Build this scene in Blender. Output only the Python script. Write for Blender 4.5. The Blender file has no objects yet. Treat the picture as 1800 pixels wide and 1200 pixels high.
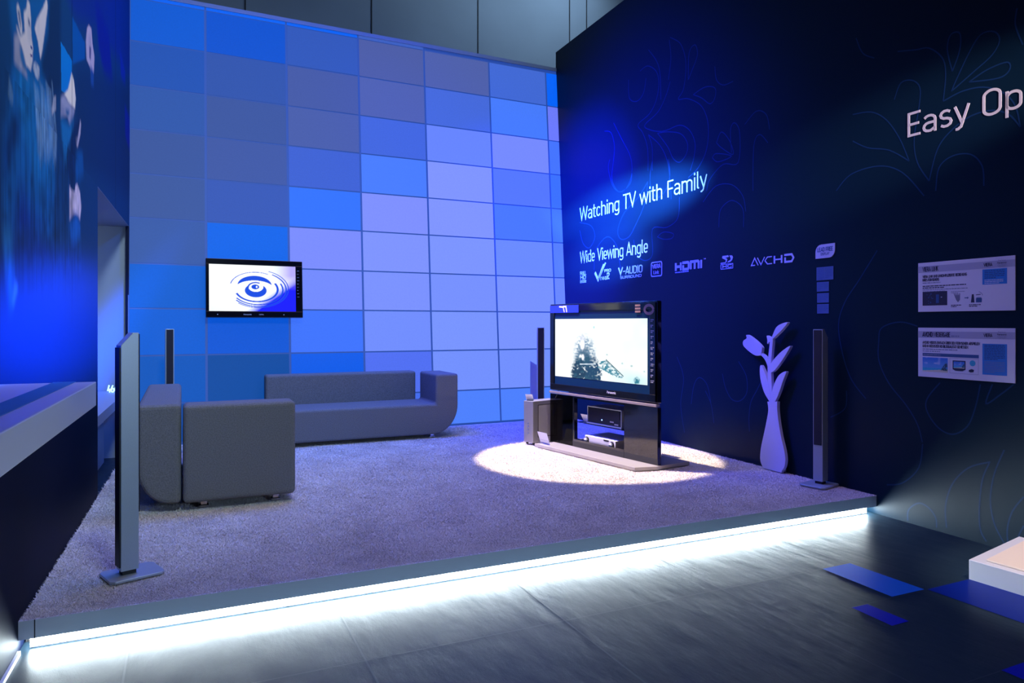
import bpy, bmesh, math, random
import numpy as np
from mathutils import Matrix, Vector
random.seed(7); rng = np.random.default_rng(7)
S = bpy.context.scene
COL = S.collection

# ------------------------------------------------------------------ camera
FPX, HZ, EYE, DECK = 1251.0, 568.0, 1.335, 0.135
TH = math.atan2(580, FPX)
cam = bpy.data.cameras.new('camera'); cam.sensor_width = 36; cam.lens = FPX/1800*36
cam.shift_y = -(600-HZ)/1800; cam.clip_start = 0.05
camo = bpy.data.objects.new('camera', cam); COL.objects.link(camo)
camo.location = (0, 0, EYE); camo.rotation_euler = (math.pi/2, 0, -TH); S.camera = camo

# ------------------------------------------------------------------ world, exposure, lights
S.view_settings.view_transform = 'Standard'; S.view_settings.look = 'None'
S.view_settings.exposure = 0.0; S.view_settings.gamma = 1.0; S.view_settings.use_curve_mapping = False
w = bpy.data.worlds.new('world'); S.world = w; w.use_nodes = True
w.node_tree.nodes['Background'].inputs[0].default_value = (0.08, 0.12, 0.30, 1)
w.node_tree.nodes['Background'].inputs[1].default_value = 0.012

def aim(o, p):
    o.rotation_euler = (Vector(p)-o.location).to_track_quat('-Z', 'Y').to_euler()
def spot(loc, to, energy, color, angle, blend=0.5, size=0.05, along=None, flat=1.0):
    # along: direction of the long axis of a flattened beam
    l = bpy.data.lights.new('stage_spot', 'SPOT'); l.energy = energy; l.color = color
    l.spot_size = math.radians(angle); l.spot_blend = blend; l.shadow_soft_size = size
    o = bpy.data.objects.new('stage_spot', l); COL.objects.link(o); o.location = loc; aim(o, to)
    if along:
        a = (Vector(to)-Vector(loc)).normalized(); x = Vector(along); x = (x-a*x.dot(a)).normalized(); y = (-a).cross(x)
        o.rotation_euler = Matrix((x, y, -a)).transposed().to_euler()
    o.scale = (1, flat, 1); return o
def area(loc, to, energy, color, sx, sy, spread=180):
    l = bpy.data.lights.new('area_light', 'AREA'); l.shape = 'RECTANGLE'; l.energy = energy; l.color = color
    l.size = sx; l.size_y = sy; l.spread = math.radians(spread)
    o = bpy.data.objects.new('area_light', l); COL.objects.link(o); o.location = loc; aim(o, to); return o

spot((2.05, 6.2, 5.6), (3.33, 5.5, 0.135), 4700, (1.0, 0.84, 0.62), 21.5, 0.12, 0.04)      # warm lamp on the floor television
spot((1.6, 4.6, 4.6), (4.5, 6.55, 2.66), 14000, (0.10, 0.32, 1.0), 42, 1.0, along=(0, 1, 0), flat=0.22)   # on the upper heading
spot((1.6, 5.2, 4.4), (4.5, 7.00, 2.14), 8000, (0.10, 0.26, 1.0), 30, 1.0, along=(0, 1, 0), flat=0.30)    # on the lower heading
spot((0.2, 5.3, 5.2), (4.5, 7.9, 2.5), 16500, (0.0, 0.009, 1.0), 34, 1.0)                   # deep blue wash, right wall
spot((0.6, 6.9, 5.6), (4.45, 6.8, 1.9), 4900, (0.0, 0.006, 1.0), 60, 1.0, 0.8)               # and lower, wider
spot((1.2, 2.2, 4.2), (-0.57, 4.7, 1.34), 10500, (0.0, 0.10, 1.0), 70, 1.0, along=(0, 1, 0), flat=0.085)    # deep blue wash, left wall
spot((3.1, 2.5, 5.2), (0.9, 8.0, 1.2), 800, (0.0, 0.16, 1.0), 40, 0.9)                      # blue on the panel wall
area((1.6, 6.6, 6.6), (1.6, 6.5, 0), 185, (0.06, 0.16, 1.0), 3.5, 1.8, 100)                   # blue over the seats
area((1.9, 4.4, 6.6), (1.9, 4.6, 0), 24, (1.0, 0.66, 0.56), 3.0, 2.0, 90)                      # added overhead fill, warms the front of the carpet
area((3.6, -2.6, 1.9), (0.3, 4.0, 0.3), 13, (0.45, 0.66, 1.0), 1.2, 0.6, 66)                   # added low fill, brightens the fascia and upright faces
spot((3.3, 0.6, 4.6), (4.15, 1.75, 0.1), 900, (1.0, 0.82, 0.64), 24, 0.5)                    # warm light on the low plinth
area((5.0, 8.0, 6.9), (3.0, 9.9, 4.8), 60, (0.50, 0.75, 1.0), 3.0, 0.3)                       # hall wall behind
area((0.6, 1.0, 5.0), (-0.57, 4.4, 3.4), 48, (0.66, 0.90, 1.0), 0.6, 0.6, 80)                 # on the mural
area((-1.5, 6.9, 2.1), (-1.3, 8.1, 1.2), 4, (0.50, 0.75, 1.0), 0.5, 0.3)                       # added unseen light, lifts the grey passage walls
spot((3.4, -1.0, 3.4), (4.41, 3.22, 2.62), 1700, (1.0, 0.80, 0.86), 11.5, 1.0)                 # on the right heading
spot((1.2, 2.2, 5.0), (4.41, 3.6, 1.2), 190, (0.45, 0.38, 1.0), 42, 1.0)                     # violet light on vase and boards

# ------------------------------------------------------------------ places on the photograph's known planes
F_ = np.array([math.sin(TH), math.cos(TH), 0]); R_ = np.array([math.cos(TH), -math.sin(TH), 0]); Z_ = np.array([0, 0, 1.])
C_ = np.array([0, 0, EYE])
def ray(x, y): return F_ + (x-900)/FPX*R_ + (HZ-y)/FPX*Z_
def onz(x, y, z=DECK):
    d = ray(x, y); return C_ + d*(z-EYE)/d[2]
def onplane(x, y, p0, n):
    d = ray(x, y); n = np.array(n, float); return C_ + d*(((np.array(p0)-C_) @ n)/(d @ n))

# a frame: origin, u (to the right for someone facing it), v (up), n (towards that person)
class Frame:
    def __init__(s, o, u, v, n):
        s.o, s.u, s.v, s.n = [np.array(a, float) for a in (o, u, v, n)]
        for k in 'uvn':
            a = getattr(s, k); setattr(s, k, a/np.linalg.norm(a))
    def mat(s, u=0, v=0, d=0):
        p = s.o+s.u*u+s.v*v+s.n*d
        return Matrix(((s.u[0], s.v[0], s.n[0], p[0]), (s.u[1], s.v[1], s.n[1], p[1]), (s.u[2], s.v[2], s.n[2], p[2]), (0, 0, 0, 1)))
    def px(s, x, y):
        p = onplane(x, y, s.o, s.n)-s.o; return p @ s.u, p @ s.v
RW = Frame((4.40, 2.8, 0), (-0.025, -1, 0), (0, 0, 1), (-1, 0.025, 0))
LW = Frame((-0.60, 3.47, 0), (0.027, 1, 0), (0, 0, 1), (1, -0.027, 0))
LEAN, SKEW = 0.083, 0.03
PW = Frame((3, 7.96, DECK), (1, SKEW, 0), (0, LEAN, 1), np.cross((1, SKEW, 0), (0, LEAN, 1)))

# ------------------------------------------------------------------ materials
def lin(c):
    return tuple(((v/255)/12.92 if v/255 <= 0.04045 else ((v/255+0.055)/1.055)**2.4) for v in c)
def mat(name, base, rough=0.5, metal=0.0, noise=None, bump=None, spec=0.5, coat=0.0, emit=None, estr=0, nscale=40, alpha=None):
    m = bpy.data.materials.new(name); m.use_nodes = True; nt = m.node_tree; b = nt.nodes['Principled BSDF']
    b.inputs['Base Color'].default_value = (*base, 1); b.inputs['Roughness'].default_value = rough
    b.inputs['Metallic'].default_value = metal; b.inputs['Specular IOR Level'].default_value = spec
    b.inputs['Coat Weight'].default_value = coat; b.inputs['Coat Roughness'].default_value = 0.05
    if emit: b.inputs['Emission Color'].default_value = (*emit, 1); b.inputs['Emission Strength'].default_value = estr
    if noise or bump:
        tc = nt.nodes.new('ShaderNodeTexCoord'); n = nt.nodes.new('ShaderNodeTexNoise')
        n.inputs['Scale'].default_value = nscale; n.inputs['Detail'].default_value = 4
        nt.links.new(tc.outputs['Object'], n.inputs['Vector'])
        if noise:
            mx = nt.nodes.new('ShaderNodeMix'); mx.data_type = 'RGBA'
            mx.inputs[6].default_value = (*[v*(1-noise) for v in base], 1); mx.inputs[7].default_value = (*[min(1, v*(1+noise)) for v in base], 1)
            nt.links.new(n.outputs['Fac'], mx.inputs[0]); nt.links.new(mx.outputs[2], b.inputs['Base Color'])
        if bump:
            bp = nt.nodes.new('ShaderNodeBump'); bp.inputs['Strength'].default_value = bump; bp.inputs['Distance'].default_value = 0.004
            nt.links.new(n.outputs['Fac'], bp.inputs['Height']); nt.links.new(bp.outputs['Normal'], b.inputs['Normal'])
    return m
def mat_attr(name, emission=0.0, rough=0.5, diffuse=1.0, spec=0.5):
    m = bpy.data.materials.new(name); m.use_nodes = True; nt = m.node_tree; b = nt.nodes['Principled BSDF']
    a = nt.nodes.new('ShaderNodeAttribute'); a.attribute_name = 'Col'
    b.inputs['Roughness'].default_value = rough; b.inputs['Specular IOR Level'].default_value = spec
    if emission:
        b.inputs['Base Color'].default_value = (diffuse, diffuse, diffuse, 1)
        nt.links.new(a.outputs['Color'], b.inputs['Emission Color']); b.inputs['Emission Strength'].default_value = emission
    else: nt.links.new(a.outputs['Color'], b.inputs['Base Color'])
    return m
def mat_glass(name, tint, mixv, rough=0.03):
    m = bpy.data.materials.new(name); m.use_nodes = True; nt = m.node_tree; nt.nodes.remove(nt.nodes['Principled BSDF'])
    t = nt.nodes.new('ShaderNodeBsdfTransparent'); t.inputs[0].default_value = (*tint, 1)
    g = nt.nodes.new('ShaderNodeBsdfGlossy'); g.inputs['Roughness'].default_value = rough
    fr = nt.nodes.new('ShaderNodeFresnel'); fr.inputs[0].default_value = mixv
    x = nt.nodes.new('ShaderNodeMixShader'); nt.links.new(fr.outputs[0], x.inputs[0])
    nt.links.new(t.outputs[0], x.inputs[1]); nt.links.new(g.outputs[0], x.inputs[2])
    nt.links.new(x.outputs[0], nt.nodes['Material Output'].inputs[0]); return m

M = {}
M['navy'] = mat('navy_print', (0.0028, 0.015, 0.031), 0.42, noise=0.06, nscale=3, spec=0.12)
M['navyline'] = mat('pale_blue_print', (0.008, 0.034, 0.10), 0.42, spec=0.12)
M['letter'] = mat('white_letter', (0.66, 0.62, 0.63), 0.45)
M['logo'] = mat('pale_letter', (0.55, 0.55, 0.80), 0.5)
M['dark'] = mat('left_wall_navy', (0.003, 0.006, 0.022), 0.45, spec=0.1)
M['white'] = mat('white_lacquer', (0.72, 0.74, 0.80), 0.28, spec=0.5)
M['fascia'] = mat('white_laminate', (0.80, 0.80, 0.84), 0.4)
M['grey'] = mat('passage_grey', (0.30, 0.33, 0.42), 0.5)
M['hall'] = mat('hall_cloth', (0.26, 0.30, 0.36), 0.9, noise=0.15, nscale=1.2)
M['seam'] = mat('dark_seam', (0.02, 0.022, 0.03), 0.8)
M['alu'] = mat('brushed_aluminium', (0.42, 0.47, 0.52), 0.40, metal=0.45, noise=0.08, nscale=220)
M['chrome'] = mat('chrome', (0.75, 0.76, 0.78), 0.12, metal=1.0)
M['black'] = mat('gloss_black', (0.004, 0.004, 0.006), 0.10, coat=0.6)
M['mblack'] = mat('matt_black', (0.008, 0.008, 0.010), 0.55)
M['grille'] = mat('black_grille', (0.006, 0.006, 0.010), 0.6, bump=0.5, nscale=900)
M['silver'] = mat('silver_paint', (0.30, 0.29, 0.30), 0.38, metal=0.55)
M['ampsilver'] = mat('light_silver', (0.70, 0.66, 0.62), 0.45, metal=0.2)
M['faint'] = mat('faint_print', (0.20, 0.20, 0.24), 0.5)
M['panelgrey'] = mat('grey_cloth', (0.30, 0.285, 0.28), 0.8, noise=0.1, nscale=400)
M['fabric'] = mat('grey_wool', (0.18, 0.175, 0.165), 0.95, noise=0.55, bump=0.6, nscale=140, spec=0.15)
M['card'] = mat('white_card', (0.75, 0.75, 0.78), 0.6)
M['foam'] = mat('white_board', (0.66, 0.62, 0.76), 0.6)
M['smoke'] = mat_glass('smoked_glass', (0.16, 0.15, 0.16), 1.30)
M['clear'] = mat_glass('clear_glass', (0.72, 0.76, 0.80), 1.45)
M['plinthtop'] = mat('cream_top', (0.85, 0.74, 0.62), 0.5)
M['led'] = mat('led_diffuser', (0.8, 0.8, 0.8), 0.6, emit=(0.80, 0.95, 1.0), estr=74)
M['digit'] = mat('lit_digit', (0.5, 0.7, 0.8), 0.5, emit=(0.45, 0.85, 1.0), estr=1.4)
M['ledblue'] = mat('blue_pilot_lamp', (0.1, 0.1, 0.3), 0.5, emit=(0.3, 0.6, 1.0), estr=3)
M['inkdark'] = mat('dark_ink', (0.02, 0.022, 0.06), 0.6)
M['inkgrey'] = mat('grey_ink', (0.22, 0.23, 0.36), 0.6)
M['band'] = mat('grey_band', (0.40, 0.40, 0.56), 0.6)
M['board'] = mat('white_sign', (0.68, 0.66, 0.80), 0.5)
M['skyblue'] = mat('sign_blue', (0.03, 0.22, 0.62), 0.5)
M['midblue'] = mat('sign_dark_blue', (0.03, 0.09, 0.26), 0.5)
M['cyan'] = mat('sign_cyan', (0.05, 0.42, 0.58), 0.5)
M['sand'] = mat('sign_sand', (0.55, 0.50, 0.40), 0.5)
M['note'] = mat('pale_blue_label', (0.07, 0.13, 0.34), 0.6)
M['gold'] = mat('bronze_sticker', (0.24, 0.14, 0.11), 0.4)
M['bluereflect'] = mat('blue_reflection', (0.02, 0.04, 0.75), 0.3)
M['recblack'] = mat('tinted_front', (0.012, 0.010, 0.014), 0.15)
M['pinkbrown'] = mat('brushed_strip', (0.42, 0.34, 0.32), 0.35, metal=0.6)
M['base'] = mat('plate_glass', (0.34, 0.31, 0.28), 0.18, spec=0.6)
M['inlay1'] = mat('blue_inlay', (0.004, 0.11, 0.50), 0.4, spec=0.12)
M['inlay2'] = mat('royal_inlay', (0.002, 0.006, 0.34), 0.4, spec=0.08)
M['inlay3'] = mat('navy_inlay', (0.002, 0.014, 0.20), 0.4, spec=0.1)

def floor_mat():
    m = mat('dark_vinyl', (0.013, 0.027, 0.042), 0.34, spec=0.09); nt = m.node_tree; b = nt.nodes['Principled BSDF']
    tc = nt.nodes.new('ShaderNodeTexCoord')
    n1 = nt.nodes.new('ShaderNodeTexNoise'); n1.inputs['Scale'].default_value = 9; n1.inputs['Detail'].default_value = 5
    n2 = nt.nodes.new('ShaderNodeTexNoise'); n2.inputs['Scale'].default_value = 260; n2.inputs['Detail'].default_value = 2
    mp = nt.nodes.new('ShaderNodeMapping'); mp.inputs['Scale'].default_value = (1.0, 0.35, 1)
    nt.links.new(tc.outputs['Object'], mp.inputs[0]); nt.links.new(mp.outputs[0], n1.inputs['Vector']); nt.links.new(tc.outputs['Object'], n2.inputs['Vector'])
    ad = nt.nodes.new('ShaderNodeMath'); ad.operation = 'MULTIPLY_ADD'; ad.inputs[1].default_value = 0.10
    nt.links.new(n2.outputs['Fac'], ad.inputs[0]); nt.links.new(n1.outputs['Fac'], ad.inputs[2])
    bp = nt.nodes.new('ShaderNodeBump'); bp.inputs['Strength'].default_value = 0.35; bp.inputs['Distance'].default_value = 0.012
    nt.links.new(ad.outputs[0], bp.inputs['Height']); nt.links.new(bp.outputs['Normal'], b.inputs['Normal'])
    r = nt.nodes.new('ShaderNodeMapRange'); r.inputs['To Min'].default_value = 0.30; r.inputs['To Max'].default_value = 0.50
    nt.links.new(n1.outputs['Fac'], r.inputs['Value']); nt.links.new(r.outputs[0], b.inputs['Roughness'])
    return m
M['floor'] = floor_mat()
def pile_mat():
    m = bpy.data.materials.new('cream_pile'); m.use_nodes = True; nt = m.node_tree; b = nt.nodes['Principled BSDF']
    b.inputs['Roughness'].default_value = 0.95; b.inputs['Specular IOR Level'].default_value = 0.08
    tc = nt.nodes.new('ShaderNodeTexCoord'); n = nt.nodes.new('ShaderNodeTexNoise'); n.inputs['Scale'].default_value = 90
    n3 = nt.nodes.new('ShaderNodeTexNoise'); n3.inputs['Scale'].default_value = 4
    nt.links.new(tc.outputs['Object'], n.inputs['Vector']); nt.links.new(tc.outputs['Object'], n3.inputs['Vector'])
    a = nt.nodes.new('ShaderNodeMath'); a.operation = 'ADD'; nt.links.new(n.outputs['Fac'], a.inputs[0]); nt.links.new(n3.outputs['Fac'], a.inputs[1])
    r = nt.nodes.new('ShaderNodeValToRGB'); r.color_ramp.elements[0].position = 0.30; r.color_ramp.elements[1].position = 0.75
    r.color_ramp.elements[0].color = (0.62, 0.55, 0.53, 1); r.color_ramp.elements[1].color = (0.92, 0.86, 0.82, 1)
    h = nt.nodes.new('ShaderNodeMath'); h.operation = 'MULTIPLY'; h.inputs[1].default_value = 0.5
    nt.links.new(a.outputs[0], h.inputs[0]); nt.links.new(h.outputs[0], r.inputs[0]); nt.links.new(r.outputs[0], b.inputs['Base Color'])
    return m
M['pile'] = pile_mat()

# ------------------------------------------------------------------ mesh helpers
class MB:
    """collects shapes with material slots and links them as ONE mesh object"""
    def __init__(s, *mats): s.bm = bmesh.new(); s.mats = [M[m] if isinstance(m, str) else m for m in mats]
    def face(s, pts, mi=0):
        f = s.bm.faces.new([s.bm.verts.new(p) for p in pts]); f.material_index = mi; return f
    def box(s, x0, y0, z0, x1, y1, z1, mi=0, bev=0.0, seg=2):
        b2 = bmesh.new(); r = bmesh.ops.create_cube(b2, size=1)
        for v in b2.verts: v.co = Vector((x0+(v.co.x+.5)*(x1-x0), y0+(v.co.y+.5)*(y1-y0), z0+(v.co.z+.5)*(z1-z0)))
        if bev: bmesh.ops.bevel(b2, geom=b2.edges[:], offset=bev, segments=seg, affect='EDGES', profile=0.5)
        return s.take(b2, mi)
    def take(s, b2, mi=0):
        mp = {v: s.bm.verts.new(v.co) for v in b2.verts}
        for f in b2.faces:
            n = s.bm.faces.new([mp[v] for v in f.verts]); n.material_index = mi; n.smooth = f.smooth
        b2.free(); return s
    def prism(s, poly, axis, a, b, mi=0, bev=0.0, seg=3):
        """extrude a 2-D outline along an axis; outline is in the two other axes in xyz order"""
        def P(p, h):
            q = list(p); q.insert(axis, h); return q
        b2 = bmesh.new(); lo = [b2.verts.new(P(p, a)) for p in poly]; hi = [b2.verts.new(P(p, b)) for p in poly]; n = len(poly)
        b2.faces.new(lo); b2.faces.new(hi[::-1])
        for i in range(n): b2.faces.new([lo[i], hi[i], hi[(i+1) % n], lo[(i+1) % n]][::-1])
        bmesh.ops.recalc_face_normals(b2, faces=b2.faces[:])
        if bev:
            es = [e for e in b2.edges if len(e.link_faces) == 2 and e.calc_face_angle(0) > 0.7]
            bmesh.ops.bevel(b2, geom=es, offset=bev, segments=seg, affect='EDGES', profile=0.5, clamp_overlap=True)
        return s.take(b2, mi)
    def cyl(s, c, r, axis, a, b, mi=0, n=20, r2=None):
        r2 = r if r2 is None else r2
        def P(x, y, h):
            q = [c[0]+x, c[1]+y]; q.insert(axis, h); return q
        lo = [s.bm.verts.new(P(r*math.cos(t), r*math.sin(t), a)) for t in np.linspace(0, 2*math.pi, n, False)]
        hi = [s.bm.verts.new(P(r2*math.cos(t), r2*math.sin(t), b)) for t in np.linspace(0, 2*math.pi, n, False)]
        fs = [s.bm.faces.new(lo[::-1]), s.bm.faces.new(hi)]
        for i in range(n):
            f = s.bm.faces.new([lo[i], lo[(i+1) % n], hi[(i+1) % n], hi[i]]); f.smooth = True; fs.append(f)
        for f in fs: f.material_index = mi
        return s
    def ribbon(s, pts, hw, d0, d1, mi=0, closed=False):
        """a raised line of half width hw lying in the local xy plane between heights d0 and d1"""
        p = [np.array(q, float) for q in pts]
        q = [p[0]]
        for a in p[1:]:
            if np.linalg.norm(a-q[-1]) > 1e-6: q.append(a)
        if closed and np.linalg.norm(q[0]-q[-1]) < 1e-6: q.pop()
        p = q; n = len(p)
        if n < 2: return s
        L, Rr = [], []
        for i in range(n):
            a = p[i-1] if (i > 0 or closed) else None; b = p[(i+1) % n] if (i < n-1 or closed) else None
            d1_ = (p[i]-a)/np.linalg.norm(p[i]-a) if a is not None else None
            d2_ = (b-p[i])/np.linalg.norm(b-p[i]) if b is not None else None
            if d1_ is None: d1_ = d2_
            if d2_ is None: d2_ = d1_
            t = d1_+d2_; ln = np.linalg.norm(t); t = t/ln if ln > 1e-4 else d2_
            nn = np.array([-t[1], t[0]]); k = hw/max(0.45, abs(nn @ np.array([-d1_[1], d1_[0]])))
            L.append(p[i]+nn*k); Rr.append(p[i]-nn*k)
        V = lambda q, h: s.bm.verts.new((q[0], q[1], h))
        Lt = [V(q, d1) for q in L]; Rt = [V(q, d1) for q in Rr]
        wall = d1-d0 > 0.0015
        if wall: Lb = [V(q, d0) for q in L]; Rb = [V(q, d0) for q in Rr]
        for i in range(n if closed else n-1):
            j = (i+1) % n
            fs = [[Rt[i], Rt[j], Lt[j], Lt[i]]]
            if wall: fs += [[Lt[i], Lt[j], Lb[j], Lb[i]], [Rb[i], Rb[j], Rt[j], Rt[i]]]
            for f in fs: s.bm.faces.new(f).material_index = mi
        if wall and not closed:
            s.bm.faces.new([Lb[0], Rb[0], Rt[0], Lt[0]]).material_index = mi; s.bm.faces.new([Lt[-1], Rt[-1], Rb[-1], Lb[-1]]).material_index = mi
        return s
    def plate(s, poly, d0, d1, mi=0):
        return s.prism(poly, 2, d0, d1, mi)
    def build(s, name, parent=None, matrix=None, smooth=False, **props):
        me = bpy.data.meshes.new(name)
        bmesh.ops.recalc_face_normals(s.bm, faces=s.bm.faces[:]) if props.pop('recalc', False) else None
        s.bm.to_mesh(me); s.bm.free()
        for m in s.mats: me.materials.append(m)
        if smooth:
            for f in me.polygons: f.use_smooth = True
        o = bpy.data.objects.new(name, me); COL.objects.link(o)
        if parent is not None: o.parent = parent
        if matrix is not None: o.matrix_world = matrix if parent is None else o.matrix_world
        for k, v in props.items(): o[k] = v
        return o
def tag(o, label, cat, group=None):
    o['label'] = label; o['category'] = cat
    if group: o['group'] = group
    return o
def struct(o): o['kind'] = 'structure'; return o
def empty(name, label, cat, matrix, group=None):
    o = bpy.data.objects.new(name, None); o.empty_display_size = 0.1; COL.objects.link(o); o.matrix_world = matrix
    return tag(o, label, cat, group)
def at(x, y, z, rz=0): return Matrix.Translation((x, y, z)) @ Matrix.Rotation(rz, 4, 'Z')
def smooth_line(pts, closed=False, n=6):
    p = [np.array(q, float) for q in pts]; out = []; N = len(p)
    for i in range(N if closed else N-1):
        g = lambda k: p[k % N] if closed else p[min(max(k, 0), N-1)]
        a, b, c, d = g(i-1), g(i), g(i+1), g(i+2)
        for t in np.linspace(0, 1, n, False):
            out.append(0.5*((2*b)+(-a+c)*t+(2*a-5*b+4*c-d)*t*t+(-a+3*b-3*c+d)*t**3))
    if not closed: out.append(p[-1])
    return out
def picture(name, nu, nv, wid, hei, fn, material, parent=None, matrix=None, z=0.0, warp=None):
    """a flat picture: a grid whose point colours are computed by fn(u, v) -> rgb linear (v upwards)"""
    u, v = np.meshgrid(np.linspace(0, 1, nu), np.linspace(0, 1, nv)); c = fn(u, v)
    co = np.stack([u*wid, v*hei, np.full_like(u, z)], -1).reshape(-1, 3)
    me = bpy.data.meshes.new(name); i = np.arange(nu*nv).reshape(nv, nu)
    q = np.stack([i[:-1, :-1], i[:-1, 1:], i[1:, 1:], i[1:, :-1]], -1).reshape(-1, 4)
    me.vertices.add(len(co)); me.vertices.foreach_set('co', co.astype(np.float32).ravel())
    me.loops.add(q.size); me.loops.foreach_set('vertex_index', q.astype(np.int32).ravel())
    me.polygons.add(len(q)); me.polygons.foreach_set('loop_start', (np.arange(len(q))*4).astype(np.int32)); me.polygons.foreach_set('loop_total', np.full(len(q), 4, np.int32))
    me.update(); a = me.color_attributes.new('Col', 'FLOAT_COLOR', 'POINT')
    rgba = np.concatenate([np.clip(c, 0, 4).reshape(-1, 3), np.ones((len(co), 1))], 1); a.data.foreach_set('color', rgba.astype(np.float32).ravel())
    me.materials.append(material); o = bpy.data.objects.new(name, me); COL.objects.link(o)
    if parent is not None: o.parent = parent
    if matrix is not None: o.matrix_world = matrix
    return o
def inside(poly, X, Y):
    m = np.zeros(X.shape, bool); n = len(poly)
    for i in range(n):
        (x0, y0), (x1, y1) = poly[i], poly[(i+1) % n]
        if y0 == y1: continue
        m ^= ((y0 > Y) != (y1 > Y)) & (X < (x1-x0)*(Y-y0)/(y1-y0)+x0)
    return m
def blur(a, k):
    if k < 1: return a
    for ax in (0, 1):
        p = np.pad(a, [(k, k) if i == ax else (0, 0) for i in range(2)], 'edge'); c = np.cumsum(p, ax)
        z = np.zeros_like(np.take(c, [0], ax)); c = np.concatenate([z, c], ax); n = a.shape[ax]
        a = (np.take(c, range(2*k+1, 2*k+1+n), ax)-np.take(c, range(0, n), ax))/(2*k+1)
    return a
def vnoise(u, v, fx, fy, seed):
    r = np.random.default_rng(seed); g = r.random((fy+2, fx+2)); x = np.clip(u, 0, 1)*fx; y = np.clip(v, 0, 1)*fy
    i = x.astype(int); j = y.astype(int); a = x-i; b = y-j; a = a*a*(3-2*a); b = b*b*(3-2*b)
    return (g[j, i]*(1-a)+g[j, i+1]*a)*(1-b)+(g[j+1, i]*(1-a)+g[j+1, i+1]*a)*b

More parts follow.
